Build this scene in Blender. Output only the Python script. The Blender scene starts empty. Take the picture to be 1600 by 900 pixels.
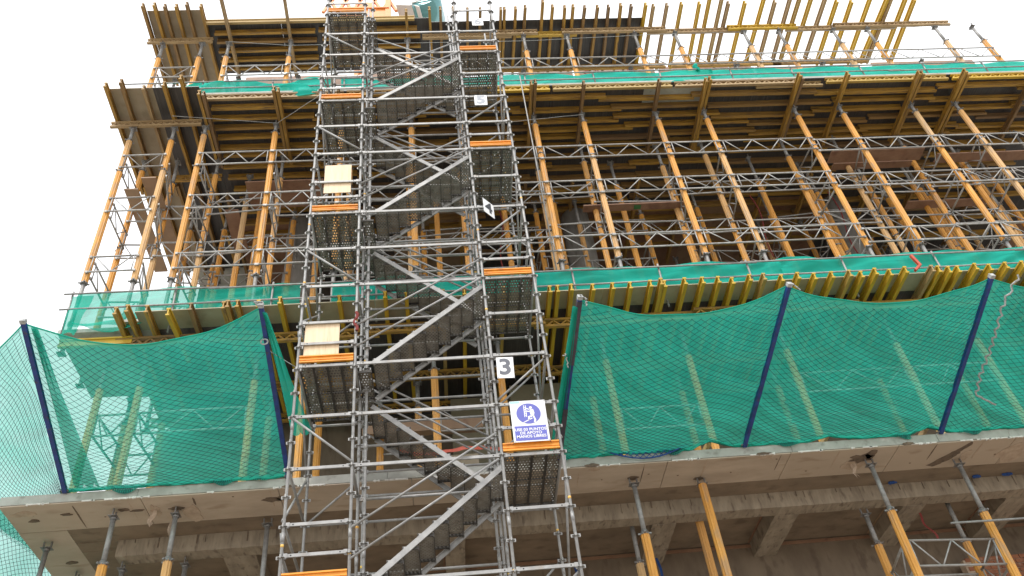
import bpy, math, random
from mathutils import Vector, Matrix
random.seed(7)
S = bpy.context.scene
COL = S.collection

# ------------------------------------------------------------------ camera
CX = (0.99446324, -0.03462892, -0.09921542)   # camera right in world
CU = (0.04878363, -0.68411054, 0.7277451)     # camera up
CF = (0.09307534, 0.72855583, 0.67863346)     # camera forward
cam = bpy.data.cameras.new('camera'); camo = bpy.data.objects.new('camera', cam); COL.objects.link(camo)
camo.matrix_world = Matrix(((CX[0], CU[0], -CF[0], 0), (CX[1], CU[1], -CF[1], 0), (CX[2], CU[2], -CF[2], 1.6), (0, 0, 0, 1)))
cam.sensor_width = 36; cam.lens = 30.78; cam.clip_end = 2000; cam.clip_start = 0.1
S.camera = camo

# ------------------------------------------------------------------ world, sun, exposure
W = bpy.data.worlds.new('World'); S.world = W; W.use_nodes = True
nt = W.node_tree; bg = nt.nodes['Background']
sky = nt.nodes.new('ShaderNodeTexSky'); sky.sky_type = 'NISHITA'; sky.sun_disc = False
sky.sun_elevation = math.radians(58); sky.sun_rotation = math.radians(200)
mx = nt.nodes.new('ShaderNodeMix'); mx.data_type = 'RGBA'; mx.inputs[0].default_value = 0.88
mx.inputs[7].default_value = (6.2, 6.25, 6.3, 1)
nt.links.new(sky.outputs[0], mx.inputs[6]); nt.links.new(mx.outputs[2], bg.inputs[0]); bg.inputs[1].default_value = 0.1
sl = bpy.data.lights.new('sun', 'SUN'); sl.energy = 0.9; sl.angle = math.radians(25); sl.color = (1, .96, .9)
so = bpy.data.objects.new('sun', sl); COL.objects.link(so)
_a, _e = math.radians(200), math.radians(58)      # hazy sun behind the camera, to the left
sd = Vector((math.sin(_a) * math.cos(_e), math.cos(_a) * math.cos(_e), math.sin(_e)))
so.rotation_euler = sd.to_track_quat('Z', 'Y').to_euler()
S.view_settings.view_transform = 'Standard'; S.view_settings.look = 'None'
S.view_settings.exposure = 1.55; S.view_settings.gamma = 1
S.render.engine = 'CYCLES'
try:
    S.cycles.transparent_max_bounces = 24; S.cycles.max_bounces = 8; S.cycles.diffuse_bounces = 4
except Exception: pass

# ------------------------------------------------------------------ materials
def mat(name, c1, c2=None, rough=.7, metal=0., scale=4., stretch=(1, 1, 1), rnd=0., c3=None, bump=0., detail=6., coord='Object', lo=.35, hi=.65, rscale=None, grime=None):
    m = bpy.data.materials.new(name); m.use_nodes = True; t = m.node_tree; N = t.nodes; L = t.links
    b = N['Principled BSDF']; b.inputs['Roughness'].default_value = rough; b.inputs['Metallic'].default_value = metal
    tc = N.new('ShaderNodeTexCoord'); oi = N.new('ShaderNodeObjectInfo')
    mp = N.new('ShaderNodeMapping'); mp.inputs['Scale'].default_value = stretch
    L.new(tc.outputs[coord], mp.inputs[0])
    ad = N.new('ShaderNodeVectorMath'); ad.operation = 'MULTIPLY_ADD'
    ad.inputs[1].default_value = (1, 1, 1)
    cb = N.new('ShaderNodeVectorMath'); cb.operation = 'SCALE'; cb.inputs[0].default_value = (37, 19, 53)
    L.new(oi.outputs['Random'], cb.inputs['Scale']); L.new(mp.outputs[0], ad.inputs[0]); L.new(cb.outputs[0], ad.inputs[2])
    nz = N.new('ShaderNodeTexNoise'); nz.inputs['Scale'].default_value = scale; nz.inputs['Detail'].default_value = detail; nz.inputs['Roughness'].default_value = .62
    L.new(ad.outputs[0], nz.inputs['Vector'])
    r = N.new('ShaderNodeMapRange'); r.inputs[1].default_value = lo; r.inputs[2].default_value = hi
    L.new(nz.outputs[0], r.inputs[0])
    x = N.new('ShaderNodeMix'); x.data_type = 'RGBA'
    x.inputs[6].default_value = (*c1, 1); x.inputs[7].default_value = (*(c2 or c1), 1)
    L.new(r.outputs[0], x.inputs[0]); out = x.outputs[2]
    if c3:
        rr = N.new('ShaderNodeMapRange'); rr.inputs[1].default_value = 1 - rnd; rr.inputs[2].default_value = 1.0; rr.inputs[4].default_value = .92
        L.new(oi.outputs['Random'], rr.inputs[0])
        y = N.new('ShaderNodeMix'); y.data_type = 'RGBA'; y.inputs[7].default_value = (*c3, 1)
        L.new(rr.outputs[0], y.inputs[0]); L.new(out, y.inputs[6]); out = y.outputs[2]
    if grime:
        n2 = N.new('ShaderNodeTexNoise'); n2.inputs['Scale'].default_value = grime[1]; n2.inputs['Detail'].default_value = 8
        L.new(ad.outputs[0], n2.inputs['Vector'])
        r2 = N.new('ShaderNodeMapRange'); r2.inputs[1].default_value = grime[2]; r2.inputs[2].default_value = grime[2] + .12; r2.inputs[4].default_value = grime[3]
        L.new(n2.outputs[0], r2.inputs[0])
        y = N.new('ShaderNodeMix'); y.data_type = 'RGBA'; y.inputs[7].default_value = (*grime[0], 1)
        L.new(r2.outputs[0], y.inputs[0]); L.new(out, y.inputs[6]); out = y.outputs[2]
    L.new(out, b.inputs['Base Color'])
    if bump:
        bp = N.new('ShaderNodeBump'); bp.inputs['Strength'].default_value = bump; bp.inputs['Distance'].default_value = .02
        L.new(nz.outputs[0], bp.inputs['Height']); L.new(bp.outputs[0], b.inputs['Normal'])
    m['out'] = 1
    return m

M = {}
M['prop'] = mat('prop_yellow', (.74, .36, .07), (.62, .28, .05), .58, 0, 5, (1, 1, .3), rnd=.45, c3=(.62, .41, .20), grime=((.34, .25, .17), 6, .53, .55))
M['steel'] = mat('galvanised_steel', (.33, .325, .31), (.22, .215, .21), .5, .25, 9, grime=((.22, .18, .15), 5, .60, .55))
M['steeld'] = mat('dull_steel', (.27, .265, .26), (.17, .165, .16), .5, .35, 9, grime=((.16, .10, .06), 6, .55, .6))
M['tower'] = mat('tower_steel', (.36, .355, .345), (.25, .245, .24), .5, .2, 6, grime=((.30, .25, .20), 4, .60, .5))
M['tape'] = mat('tape_orange', (.75, .36, .08), (.7, .5, .12), .6)
M['plate'] = mat('perforated_steel', (.27, .25, .215), (.16, .145, .12), .55, .2, 7, grime=((.12, .09, .06), 4, .55, .6))
M['lattice'] = mat('lattice_steel', (.46, .455, .44), (.30, .295, .285), .5, .2, 8, rnd=.3, c3=(.24, .22, .20), grime=((.22, .17, .13), 5, .6, .5))
M['beam'] = mat('beam_yellow', (.50, .29, .05), (.34, .19, .04), .6, 0, 3, (.5, 6, 6), rnd=.6, c3=(.20, .125, .07), grime=((.15, .095, .055), 4, .52, .75), bump=.3)
M['beamy'] = mat('beam_bright', (.62, .40, .025), (.47, .28, .025), .6, 0, 3, (.5, 6, 6), rnd=.22, c3=(.33, .23, .11), grime=((.28, .19, .07), 5, .60, .6), bump=.3)
M['beamw'] = mat('beam_weathered', (.46, .33, .17), (.28, .18, .09), .7, 0, 3, (.5, 6, 6), rnd=.4, c3=(.50, .36, .12), grime=((.2, .13, .07), 5, .58, .6), bump=.3)
M['plyl'] = mat('ply_pale', (.40, .33, .24), (.32, .26, .18), .7, 0, 1.4, (1, 1, 1), grime=((.26, .20, .13), 3, .58, .5))
M['plyo'] = mat('ply_olive', (.42, .38, .27), (.33, .29, .19), .6, 0, 1.2, (1, 1, 1), grime=((.22, .18, .11), 3, .58, .5))
M['plyb'] = mat('ply_black', (.042, .039, .041), (.078, .072, .070), .38, 0, 2, (14, .6, 1), grime=((.12, .10, .09), 2, .62, .4), bump=.35)
M['plyw'] = mat('ply_new', (.80, .62, .42), (.70, .52, .33), .6, 0, 3, (7, 1, .6), grime=((.50, .36, .22), 3, .58, .5))
M['board'] = mat('board_brown', (.30, .17, .105), (.22, .115, .07), .6, 0, 3, (1, 1, 1), rnd=.4, c3=(.38, .27, .17), grime=((.16, .07, .05), 3, .6, .6))
M['soffit'] = mat('soffit_plywood', (.53, .435, .34), (.42, .335, .255), .75, 0, 1.6, (.6, 1.6, 1), rnd=.5, c3=(.47, .38, .29), grime=((.29, .20, .13), 2.2, .60, .6), detail=9, bump=.15)
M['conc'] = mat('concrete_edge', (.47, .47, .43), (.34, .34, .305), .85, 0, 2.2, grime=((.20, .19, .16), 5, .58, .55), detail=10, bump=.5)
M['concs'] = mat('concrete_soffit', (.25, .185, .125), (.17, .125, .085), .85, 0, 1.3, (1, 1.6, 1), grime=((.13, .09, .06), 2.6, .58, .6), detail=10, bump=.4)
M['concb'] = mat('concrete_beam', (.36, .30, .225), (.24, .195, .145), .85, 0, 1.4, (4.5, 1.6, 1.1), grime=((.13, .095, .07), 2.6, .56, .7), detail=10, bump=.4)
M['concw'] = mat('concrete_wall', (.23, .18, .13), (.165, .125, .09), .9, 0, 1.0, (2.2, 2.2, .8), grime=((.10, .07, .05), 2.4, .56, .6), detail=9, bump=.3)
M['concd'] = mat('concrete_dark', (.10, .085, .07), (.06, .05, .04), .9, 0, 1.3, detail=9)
M['concc'] = mat('concrete_column', (.30, .285, .26), (.20, .185, .16), .85, 0, 1.5, (3, 3, .6), grime=((.14, .12, .1), 3, .6, .5), detail=9)
M['olive'] = mat('wall_olive', (.20, .17, .11), (.15, .125, .08), .9, 0, 1.0, detail=9)
M['plaster'] = mat('white_plaster', (.85, .84, .81), (.66, .63, .58), .9, 0, 9)
M['patch'] = mat('dark_patch', (.20, .145, .10), (.11, .08, .06), .95, 0, 8, bump=.6)
M['smear'] = mat('plaster_smear', (.52, .41, .31), (.40, .30, .22), .9, 0, 8)
M['brick'] = mat('brick_red', (.30, .12, .06), (.20, .08, .045), .9, 0, 6, grime=((.32, .25, .2), 8, .58, .7))
M['blue'] = mat('post_blue', (.015, .05, .24), (.012, .03, .14), .45, 0, 5, (1, 1, 3), grime=((.06, .05, .06), 6, .6, .8))
M['postd'] = mat('post_dark', (.07, .06, .08), (.04, .035, .05), .5, 0, 5)
M['toe'] = mat('toe_orange', (.83, .35, .035), (.72, .27, .025), .5, 0, 5, grime=((.40, .16, .04), 5, .6, .6))
M['rope'] = mat('rope_white', (.50, .51, .50), (.26, .27, .27), .9, 0, 20)
M['ropeb'] = mat('rope_blue', (.02, .09, .32), (.02, .05, .2), .9, 0, 20)
M['twine'] = mat('net_twine', (.012, .06, .09), (.01, .04, .055), .8, 0, 5)
M['red'] = mat('red_plastic', (.62, .10, .05), (.45, .07, .04), .5, 0, 6)
M['paintr'] = mat('red_paint', (.22, .035, .03), None, .8)
M['paintg'] = mat('green_paint', (.05, .16, .05), None, .8)
M['white'] = mat('sign_white', (.80, .80, .81), (.72, .72, .72), .5, 0, 3, grime=((.55, .52, .47), 6, .60, .5))
M['signb'] = mat('sign_blue', (.115, .125, .47), (.10, .11, .42), .45, 0, 3)
M['signc'] = mat('sign_cyan', (.35, .72, .80), None, .5)
M['ink'] = mat('ink_grey', (.10, .105, .13), (.13, .135, .16), .6, 0, 9)
M['inkf'] = mat('ink_faded', (.30, .32, .36), (.38, .40, .44), .6, 0, 9)
M['inkk'] = mat('ink_black', (.02, .022, .028), (.04, .042, .05), .5, 0, 9)
M['crane'] = mat('crane_orange', (.80, .30, .07), (.70, .24, .05), .5, 0, 2, grime=((.4, .2, .1), 3, .6, .4))
M['cabw'] = mat('cab_white', (.70, .69, .67), (.60, .59, .57), .45, 0, 1)
M['ground'] = mat('ground_dust', (.35, .32, .275), (.27, .24, .205), .95, 0, .35, detail=9)
M['rim'] = mat('rim_dark', (.085, .077, .068), (.05, .045, .04), .6, .1, 7)
M['black'] = mat('drill_hole', (.02, .02, .02), None, .9)
g = bpy.data.materials.new('cab_glass'); g.use_nodes = True; b = g.node_tree.nodes['Principled BSDF']
b.inputs['Base Color'].default_value = (.13, .32, .33, 1); b.inputs['Roughness'].default_value = .08; b.inputs['Metallic'].default_value = .2; M['glass'] = g

def cloth_mat(name, col, thr, var=.12, sheer=None):
    m = bpy.data.materials.new(name); m.use_nodes = True; t = m.node_tree; N = t.nodes; L = t.links
    for n in list(N): N.remove(n)
    o = N.new('ShaderNodeOutputMaterial'); d = N.new('ShaderNodeBsdfDiffuse'); tl = N.new('ShaderNodeBsdfTranslucent'); tr = N.new('ShaderNodeBsdfTransparent')
    tr.inputs[0].default_value = (.80, 1, .95, 1)
    tc = N.new('ShaderNodeTexCoord'); nz = N.new('ShaderNodeTexNoise'); nz.inputs['Scale'].default_value = .9; nz.inputs['Detail'].default_value = 5
    L.new(tc.outputs['Object'], nz.inputs['Vector'])
    x = N.new('ShaderNodeMix'); x.data_type = 'RGBA'; x.inputs[6].default_value = (*col, 1); x.inputs[7].default_value = (*[c * .72 for c in col], 1)
    L.new(nz.outputs[0], x.inputs[0]); L.new(x.outputs[2], d.inputs[0]); L.new(x.outputs[2], tl.inputs[0])
    m1 = N.new('ShaderNodeMixShader'); m1.inputs[0].default_value = .5; L.new(d.outputs[0], m1.inputs[1]); L.new(tl.outputs[0], m1.inputs[2])
    m2 = N.new('ShaderNodeMixShader')
    r = N.new('ShaderNodeMapRange'); r.inputs[1].default_value = .3; r.inputs[2].default_value = .7; r.inputs[3].default_value = thr - var; r.inputs[4].default_value = thr + var
    L.new(nz.outputs[0], r.inputs[0]); L.new(r.outputs[0], m2.inputs[0])
    L.new(m1.outputs[0], m2.inputs[1]); L.new(tr.outputs[0], m2.inputs[2]); L.new(m2.outputs[0], o.inputs[0])
    return m
M['cloth'] = cloth_mat('debris_cloth', (.045, .54, .41), .24, .06)
M['clothl'] = cloth_mat('debris_cloth_sheer', (.055, .57, .44), .33, .08)
M['hem'] = mat('hem_green', (.015, .20, .145), (.01, .12, .09), .9, 0, 8)
M['band'] = cloth_mat('guard_cloth', (.045, .62, .49), .04, .03)
M['bandl'] = cloth_mat('guard_cloth_sheer', (.03, .56, .42), .30, .08)

def perf(name, base, sx, sy, rad, square=False):
    m = M[base].copy(); m.name = name; t = m.node_tree; N = t.nodes; L = t.links
    b = N['Principled BSDF']; o = [n for n in N if n.type == 'OUTPUT_MATERIAL'][0]
    tc = N.new('ShaderNodeTexCoord'); mp = N.new('ShaderNodeMapping'); mp.inputs['Scale'].default_value = (1 / sx, 1 / sy, 1)
    L.new(tc.outputs['Object'], mp.inputs[0])
    sp = N.new('ShaderNodeSeparateXYZ'); L.new(mp.outputs[0], sp.inputs[0])
    def mth(op, a, b_=None):
        n = N.new('ShaderNodeMath'); n.operation = op
        for i, v in enumerate((a, b_)):
            if v is None: continue
            if isinstance(v, (int, float)): n.inputs[i].default_value = v
            else: L.new(v, n.inputs[i])
        return n.outputs[0]
    fy = mth('FLOOR', sp.outputs[1]); off = mth('MULTIPLY', mth('MODULO', fy, 2), .5)
    u = mth('SUBTRACT', mth('FRACT', mth('ADD', sp.outputs[0], off)), .5); v = mth('SUBTRACT', mth('FRACT', sp.outputs[1]), .5)
    if square: hole = mth('LESS_THAN', mth('ADD', mth('ABSOLUTE', u), mth('ABSOLUTE', v)), rad)
    else: hole = mth('LESS_THAN', mth('ADD', mth('MULTIPLY', u, u), mth('MULTIPLY', v, v)), rad * rad)
    tr = N.new('ShaderNodeBsdfTransparent'); ms = N.new('ShaderNodeMixShader')
    L.new(hole, ms.inputs[0]); L.new(b.outputs[0], ms.inputs[1]); L.new(tr.outputs[0], ms.inputs[2]); L.new(ms.outputs[0], o.inputs[0])
    return m
M['perf'] = perf('deck_perforated', 'plate', .052, .075, .27)
M['plate2'] = mat('tread_steel', (.40, .375, .335), (.27, .25, .22), .55, .2, 7, grime=((.16, .13, .10), 4, .56, .6))
M['expand'] = perf('tread_expanded', 'plate2', .062, .045, .36, True)

# ------------------------------------------------------------------ mesh helpers
class MB:
    def __init__(s): s.v = []; s.f = []; s.sm = []
    def box(s, x0, x1, y0, y1, z0, z1):
        n = len(s.v)
        s.v += [(x, y, z) for z in (z0, z1) for y in (y0, y1) for x in (x0, x1)]
        for q in ((0, 2, 3, 1), (4, 5, 7, 6), (0, 1, 5, 4), (2, 6, 7, 3), (0, 4, 6, 2), (1, 3, 7, 5)): s.f.append(tuple(n + i for i in q)); s.sm.append(False)
        return s
    def frame(s, a, b, up=(0, 0, 1)):
        a = Vector(a); b = Vector(b); d = (b - a).normalized(); u = Vector(up)
        if abs(d.dot(u)) > .98: u = Vector((0, 1, 0))
        r = d.cross(u).normalized(); u = r.cross(d).normalized(); return a, b, r, u
    def bar(s, a, b, w, h, up=(0, 0, 1)):
        a, b, r, u = s.frame(a, b, up); n = len(s.v)
        for p in (a, b):
            for i, j in ((-1, -1), (1, -1), (1, 1), (-1, 1)): s.v.append(tuple(p + r * (i * w / 2) + u * (j * h / 2)))
        for q in ((3, 2, 1, 0), (4, 5, 6, 7), (0, 1, 5, 4), (1, 2, 6, 5), (2, 3, 7, 6), (3, 0, 4, 7)): s.f.append(tuple(n + i for i in q)); s.sm.append(False)
        return s
    def tube(s, a, b, r0, n=8, r1=None, cap=True, flute=0):
        a, b, r, u = s.frame(a, b); k = len(s.v); r1 = r1 or r0; a0 = a; 
        for p, rad in ((a, r0), (b, r1)):
            for i in range(n):
                t = 2 * math.pi * i / n; rr = rad * (1 - flute * (i % 2)); s.v.append(tuple(p + r * (rr * math.cos(t)) + u * (rr * math.sin(t))))
        for i in range(n):
            j = (i + 1) % n; s.f.append((k + i, k + j, k + n + j, k + n + i)); s.sm.append(flute == 0)
        if cap: s.f.append(tuple(k + i for i in range(n))[::-1]); s.f.append(tuple(k + n + i for i in range(n))); s.sm += [False, False]
        return s
    def path(s, pts, rad, n=4):
        k0 = len(s.v); m = len(pts)
        for i, p in enumerate(pts):
            p = Vector(p); d = (Vector(pts[min(i + 1, m - 1)]) - Vector(pts[max(i - 1, 0)])).normalized()
            u = Vector((0, 0, 1)) if abs(d.z) < .9 else Vector((0, 1, 0)); r = d.cross(u).normalized(); u = r.cross(d)
            for q in range(n):
                t = 2 * math.pi * q / n; s.v.append(tuple(p + (r * math.cos(t) + u * math.sin(t)) * rad))
        for i in range(m - 1):
            for q in range(n):
                w = (q + 1) % n; s.f.append((k0 + i * n + q, k0 + i * n + w, k0 + (i + 1) * n + w, k0 + (i + 1) * n + q)); s.sm.append(True)
        return s
    def grid(s, fn, nu, nv):
        k = len(s.v)
        for j in range(nv + 1):
            for i in range(nu + 1): s.v.append(tuple(fn(i / nu, j / nv)))
        for j in range(nv):
            for i in range(nu):
                a = k + j * (nu + 1) + i; s.f.append((a, a + 1, a + nu + 2, a + nu + 1)); s.sm.append(True)
        return s
    def poly(s, pts, depth):        # flat polygon in XZ facing -Y, extruded by depth
        k = len(s.v); n = len(pts)
        s.v += [(x, -depth, z) for x, z in pts] + [(x, 0, z) for x, z in pts]
        s.f.append(tuple(range(k, k + n))); s.f.append(tuple(range(k + 2 * n - 1, k + n - 1, -1)))
        for i in range(n): j = (i + 1) % n; s.f.append((k + i, k + n + i, k + n + j, k + j))
        s.sm += [False] * (n + 2); return s
    def mesh(s, name, m):
        me = bpy.data.meshes.new(name); me.from_pydata(s.v, [], s.f); me.polygons.foreach_set('use_smooth', s.sm)
        me.materials.append(M[m]); me.update(); return me
def obj(name, me, parent=None, loc=None, rot=None):
    o = bpy.data.objects.new(name, me); COL.objects.link(o)
    if parent: o.parent = parent
    if loc is not None: o.location = loc
    if rot is not None: o.rotation_euler = rot
    return o
def tag(o, label, cat, group=None, kind=None):
    if label: o['label'] = label
    if cat: o['category'] = cat; o['kind'] = 'thing'
    if group: o['group'] = group
    if kind: o['kind'] = kind
    return o
def thing(name, label, cat, loc=(0, 0, 0), group=None, rot=(0, 0, 0)):
    return tag(obj(name, None, None, loc, rot), label, cat, group)
ONES = ['', 'first', 'second', 'third', 'fourth', 'fifth', 'sixth', 'seventh', 'eighth', 'ninth', 'tenth', 'eleventh', 'twelfth', 'thirteenth', 'fourteenth', 'fifteenth', 'sixteenth', 'seventeenth', 'eighteenth', 'nineteenth']
TENS = {2: ('twentieth', 'twenty'), 3: ('thirtieth', 'thirty'), 4: ('fortieth', 'forty'), 5: ('fiftieth', 'fifty')}
def nth(n):
    if n < 20: return ONES[n]
    a, b_ = divmod(n, 10); return TENS[a][0] if b_ == 0 else TENS[a][1] + '-' + ONES[b_]

# ------------------------------------------------------------------ setting
G = MB().box(-600, 600, -600, 600, -1, 0); o = obj('ground', G.mesh('ground', 'ground')); tag(o, None, None, None, 'structure')

# ------------------------------------------------------------------ level 1 concrete slab
slab = thing('concrete_slab', 'big grey-edged concrete slab with stained tan plywood soffit across the bottom of the picture', 'floor slab', (0, 14.4, 10.25))
def sp(name, mb, m, parent=slab):
    o = obj(name, mb.mesh(name, m), parent)
    if parent: o.matrix_parent_inverse = Matrix.Translation(-Vector(parent.location))
    return o
rn = random.Random(3)
def edge_fn(z0, z1, x0, x1, y, amp):
    def f(u, v): return (x0 + (x1 - x0) * u, y + amp * .3 * math.sin(u * 91 + v * 3), z0 + (z1 - z0) * v + (amp * (math.sin(u * 57) + .6 * math.sin(u * 143 + 1) + .4 * math.sin(u * 377)) * (1 - v)))
    return f
mb = MB().box(-7.85, 26, 14.40, 15.85, 10.27, 10.45).box(-7.85, 26, 15.85, 24, 10.27, 10.448)
sp('slab_body', mb, 'conc')
mb = MB()
xs = -7.86
while xs < 24:                         # cast edge in lengths with hairline joints
    w = rn.choice((1.5, 2.4, 2.4, 3.0)); mb.box(xs + .004, min(xs + w, 26) - .004, 14.36 + rn.uniform(-.006, .006), 14.398, 10.275, 10.452 + rn.uniform(-.006, .006)); xs += w
sp('slab_edge', mb, 'conc')
# tan plywood soffit sheets
xs = -7.84; i = 0
while xs < 24:
    w = rn.choice((1.9, 2.2, 2.44, 2.44)); x2 = min(xs + w, 26)
    sp('soffit_panel', MB().box(xs + .006, x2 - .006, 14.37, 15.32, 10.245, 10.268), 'soffit'); xs = x2; i += 1
ys = 15.33
while ys < 22: sp('soffit_panel', MB().box(-7.84, -6.98, ys + .006, ys + 2.43, 10.245, 10.268), 'soffit'); ys += 2.44
# white broken plaster line along the foot of the edge
mb = MB(); x = -7.8
while x < 22:
    w = rn.uniform(.06, .55)
    if rn.random() < .68:
        mb = MB(); h = rn.uniform(.012, .028); mb.box(x, x + w, 14.345, 14.368, 10.262 - h * .5, 10.262 + h * .5)
        for q in range(int(w / .05)): xx = x + rn.random() * w; hh = rn.uniform(.01, .03); mb.box(xx, xx + .025, 14.342, 14.366, 10.262 - hh, 10.262 + hh * .6)
        sp('plaster_ridge', mb, 'plaster')
    x += w + rn.uniform(0, .22)
# darker cast soffit, edge beam, ribs
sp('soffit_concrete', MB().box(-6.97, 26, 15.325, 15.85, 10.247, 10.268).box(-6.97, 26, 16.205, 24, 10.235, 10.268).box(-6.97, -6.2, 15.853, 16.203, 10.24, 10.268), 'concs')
def rough_beam(x0, x1, y0, y1, z0, z1, seed, along='x'):
    r = random.Random(seed); mb = MB(); L_ = (x1 - x0) if along == 'x' else (y1 - y0); n = max(2, int(L_ / .12))
    ring = []
    for i in range(n + 1):
        t = i / n; j = [r.uniform(-.007, .007) for _ in range(4)]
        if along == 'x':
            x = x0 + L_ * t; ring.append([(x, y0 + j[0], z1), (x, y0 + j[0], z0 + j[2]), (x, y1 + j[1], z0 + j[3]), (x, y1 + j[1], z1)])
        else:
            y = y0 + L_ * t; ring.append([(x0 + j[0], y, z1), (x0 + j[0], y, z0 + j[2]), (x1 + j[1], y, z0 + j[3]), (x1 + j[1], y, z1)])
    for q in ring: mb.v += q
    for i in range(n):
        for k in range(3): mb.f.append((i * 4 + k, i * 4 + k + 1, i * 4 + 5 + k, i * 4 + 4 + k)); mb.sm.append(False)
    mb.f.append((0, 1, 2, 3)); mb.f.append(tuple(n * 4 + q for q in (3, 2, 1, 0))); mb.sm += [False, False]
    return mb
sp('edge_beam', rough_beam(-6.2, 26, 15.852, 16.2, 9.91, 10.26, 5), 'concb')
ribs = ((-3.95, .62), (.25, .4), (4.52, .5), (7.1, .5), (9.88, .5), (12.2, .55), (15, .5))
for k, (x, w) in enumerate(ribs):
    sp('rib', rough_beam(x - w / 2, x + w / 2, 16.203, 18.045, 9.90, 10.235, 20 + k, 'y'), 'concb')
# red rust-coloured joint strips beside the ribs and dark holes around the prop heads
for x, w in ribs:
    sp('joint_strip', MB().box(x - w / 2 - .05, x - w / 2 - .012, 16.25, 18.0, 10.222, 10.236), 'board')
def blob(cx, cy, rx, ry, z, seed, th=.012):
    r = random.Random(seed); n = 14; pts = [(cx + rx * (1 + r.uniform(-.35, .35)) * math.cos(2 * math.pi * i / n), cy + ry * (1 + r.uniform(-.35, .35)) * math.sin(2 * math.pi * i / n)) for i in range(n)]
    mb = MB(); mb.v = [(x, y, z) for x, y in pts] + [(x, y, z - th) for x, y in pts]
    mb.f = [tuple(range(n, 2 * n))] + [(i, (i + 1) % n, n + (i + 1) % n, n + i) for i in range(n)]; mb.sm = [False] * (n + 1); return mb
for k, (cx, cy, rx, ry) in enumerate(((-7.42, 14.9, .09, .045), (-5.8, 14.72, .10, .05), (-5.55, 14.78, .13, .03), (-4.87, 14.8, .12, .06), (-3.1, 14.72, .17, .08), (-2.95, 14.7, .08, .07),
        (3.75, 14.85, .1, .07), (5.1, 15.05, .1, .06), (8.35, 14.72, .22, .15), (8.5, 14.6, .1, .15), (-7.3, 16.6, .1, .06), (-6.8, 14.75, .09, .04))):
    sp('dark_patch', blob(cx, cy, rx, ry, 10.243, 100 + k), 'patch')
mb = MB(); up, lo_ = [], []
for q in range(19):
    u = q / 18; cx_ = 9.92 + .62 * u ** .8; cy_ = 15.2 - .82 * u; w_ = .05 + .13 * math.sin(math.pi * min(1, u * 1.2 + .15)) + rn.uniform(-.03, .03); up.append((cx_ - w_ * .5, cy_ - .02, 10.2425)); lo_.append((cx_ + w_ + rn.uniform(-.02, .03), cy_ + .05, 10.2425))
mb.v = up + lo_
mb.f = [(q, q + 1, 19 + q + 1, 19 + q) for q in range(18)]; mb.sm = [False] * 18; sp('dark_patch', mb, 'patch')
for k, (cx, cy, rx, ry) in enumerate(((-5.25, 14.85, .09, .22), (-4.6, 15.0, .18, .28), (8.25, 14.95, .25, .18), (11.6, 14.9, .3, .35), (-7.5, 14.65, .22, .1), (2.95, 14.45, .1, .06), (6.3, 14.45, .14, .06), (-2.4, 14.5, .12, .06), (10.6, 14.9, .12, .2))):
    sp('plaster_smear', blob(cx, cy, rx, ry, 10.2435, 200 + k, .006), 'smear')
for k, cx in enumerate((-2.75, 2.9, 6.25, 9.2, 0.1, 13.2)):      # chipped bites in the foot of the edge
    mb = blob(cx, 10.27, .13, .03, 0, 300 + k, .01); mb.v = [(x, 14.343 + z, y) for x, y, z in mb.v]; sp('chipped_bite', mb, 'patch')
for k in range(26):
    cx = -7.3 + k * .93 + rn.uniform(-.3, .3); sp('tie_hole', blob(cx, 14.62 + rn.uniform(-.1, .45), .018, .014, 10.2435, 500 + k, .004), 'patch')
for k in range(16):
    cx = -6.9 + k * 1.37 + rn.uniform(-.4, .4); l = rn.uniform(.25, .8); sp('leak_streak', blob(cx, 14.42 + l / 2, rn.uniform(.008, .022), l / 2, 10.2432, 600 + k, .002), 'smear' if k % 2 else 'patch')
for k in range(46):
    cx = -5.9 + k * .5 + rn.uniform(-.2, .2); h = rn.uniform(.06, .22); sp('leak_streak', MB().box(cx, cx + rn.uniform(.006, .02), 15.838, 15.846, 10.235 - h, 10.235), 'patch')
# hanging strips of cement-stuck plastic sheet
for x, y, l in ((-4.92, 14.9, .55), (-5.28, 14.8, .35), (8.2, 14.9, .35)):
    sp('torn_sheet', MB().grid(lambda u, v, x=x, y=y, l=l: (x + (u - .5) * .11 * (1 - .6 * v) + .03 * math.sin(v * 7), y + .03 * math.sin(u * 5 + v * 6), 10.24 - l * v * (1 - .3 * math.sin(u * 3))), 4, 10), 'smear')
sp('joint_strip', MB().box(-6.9, 26, 18.025, 18.047, 10.13, 10.2), 'board')
for k, x in enumerate((9.35, 11.2, 11.9, 12.4)):
    sp('blue_rag', blob(x, 15.75, .10, .04, 10.235, 800 + k, .03), 'ropeb')
# rear concrete wall and walls under slab
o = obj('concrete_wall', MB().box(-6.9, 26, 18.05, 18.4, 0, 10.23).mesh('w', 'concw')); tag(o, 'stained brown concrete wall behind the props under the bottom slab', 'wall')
o = obj('brick_wall', None); 
mb = MB(); z = 6.4; row = 0
while z < 9.2:
    x = 11.3 + (row % 2) * .12
    while x < 16:
        mb.box(x, x + .235, 17.6 + rn.uniform(-.006, .006), 17.8, z, z + .085); x += .25
    z += .1; row += 1
bw = o; tag(bw, 'reddish brick infill wall in the bottom right corner behind the props', 'wall')
obj('brick_course', mb.mesh('b', 'brick'), bw); obj('mortar', MB().box(11.25, 16.3, 17.62, 17.82, 0, 9.25).mesh('m', 'smear'), bw)

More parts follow.
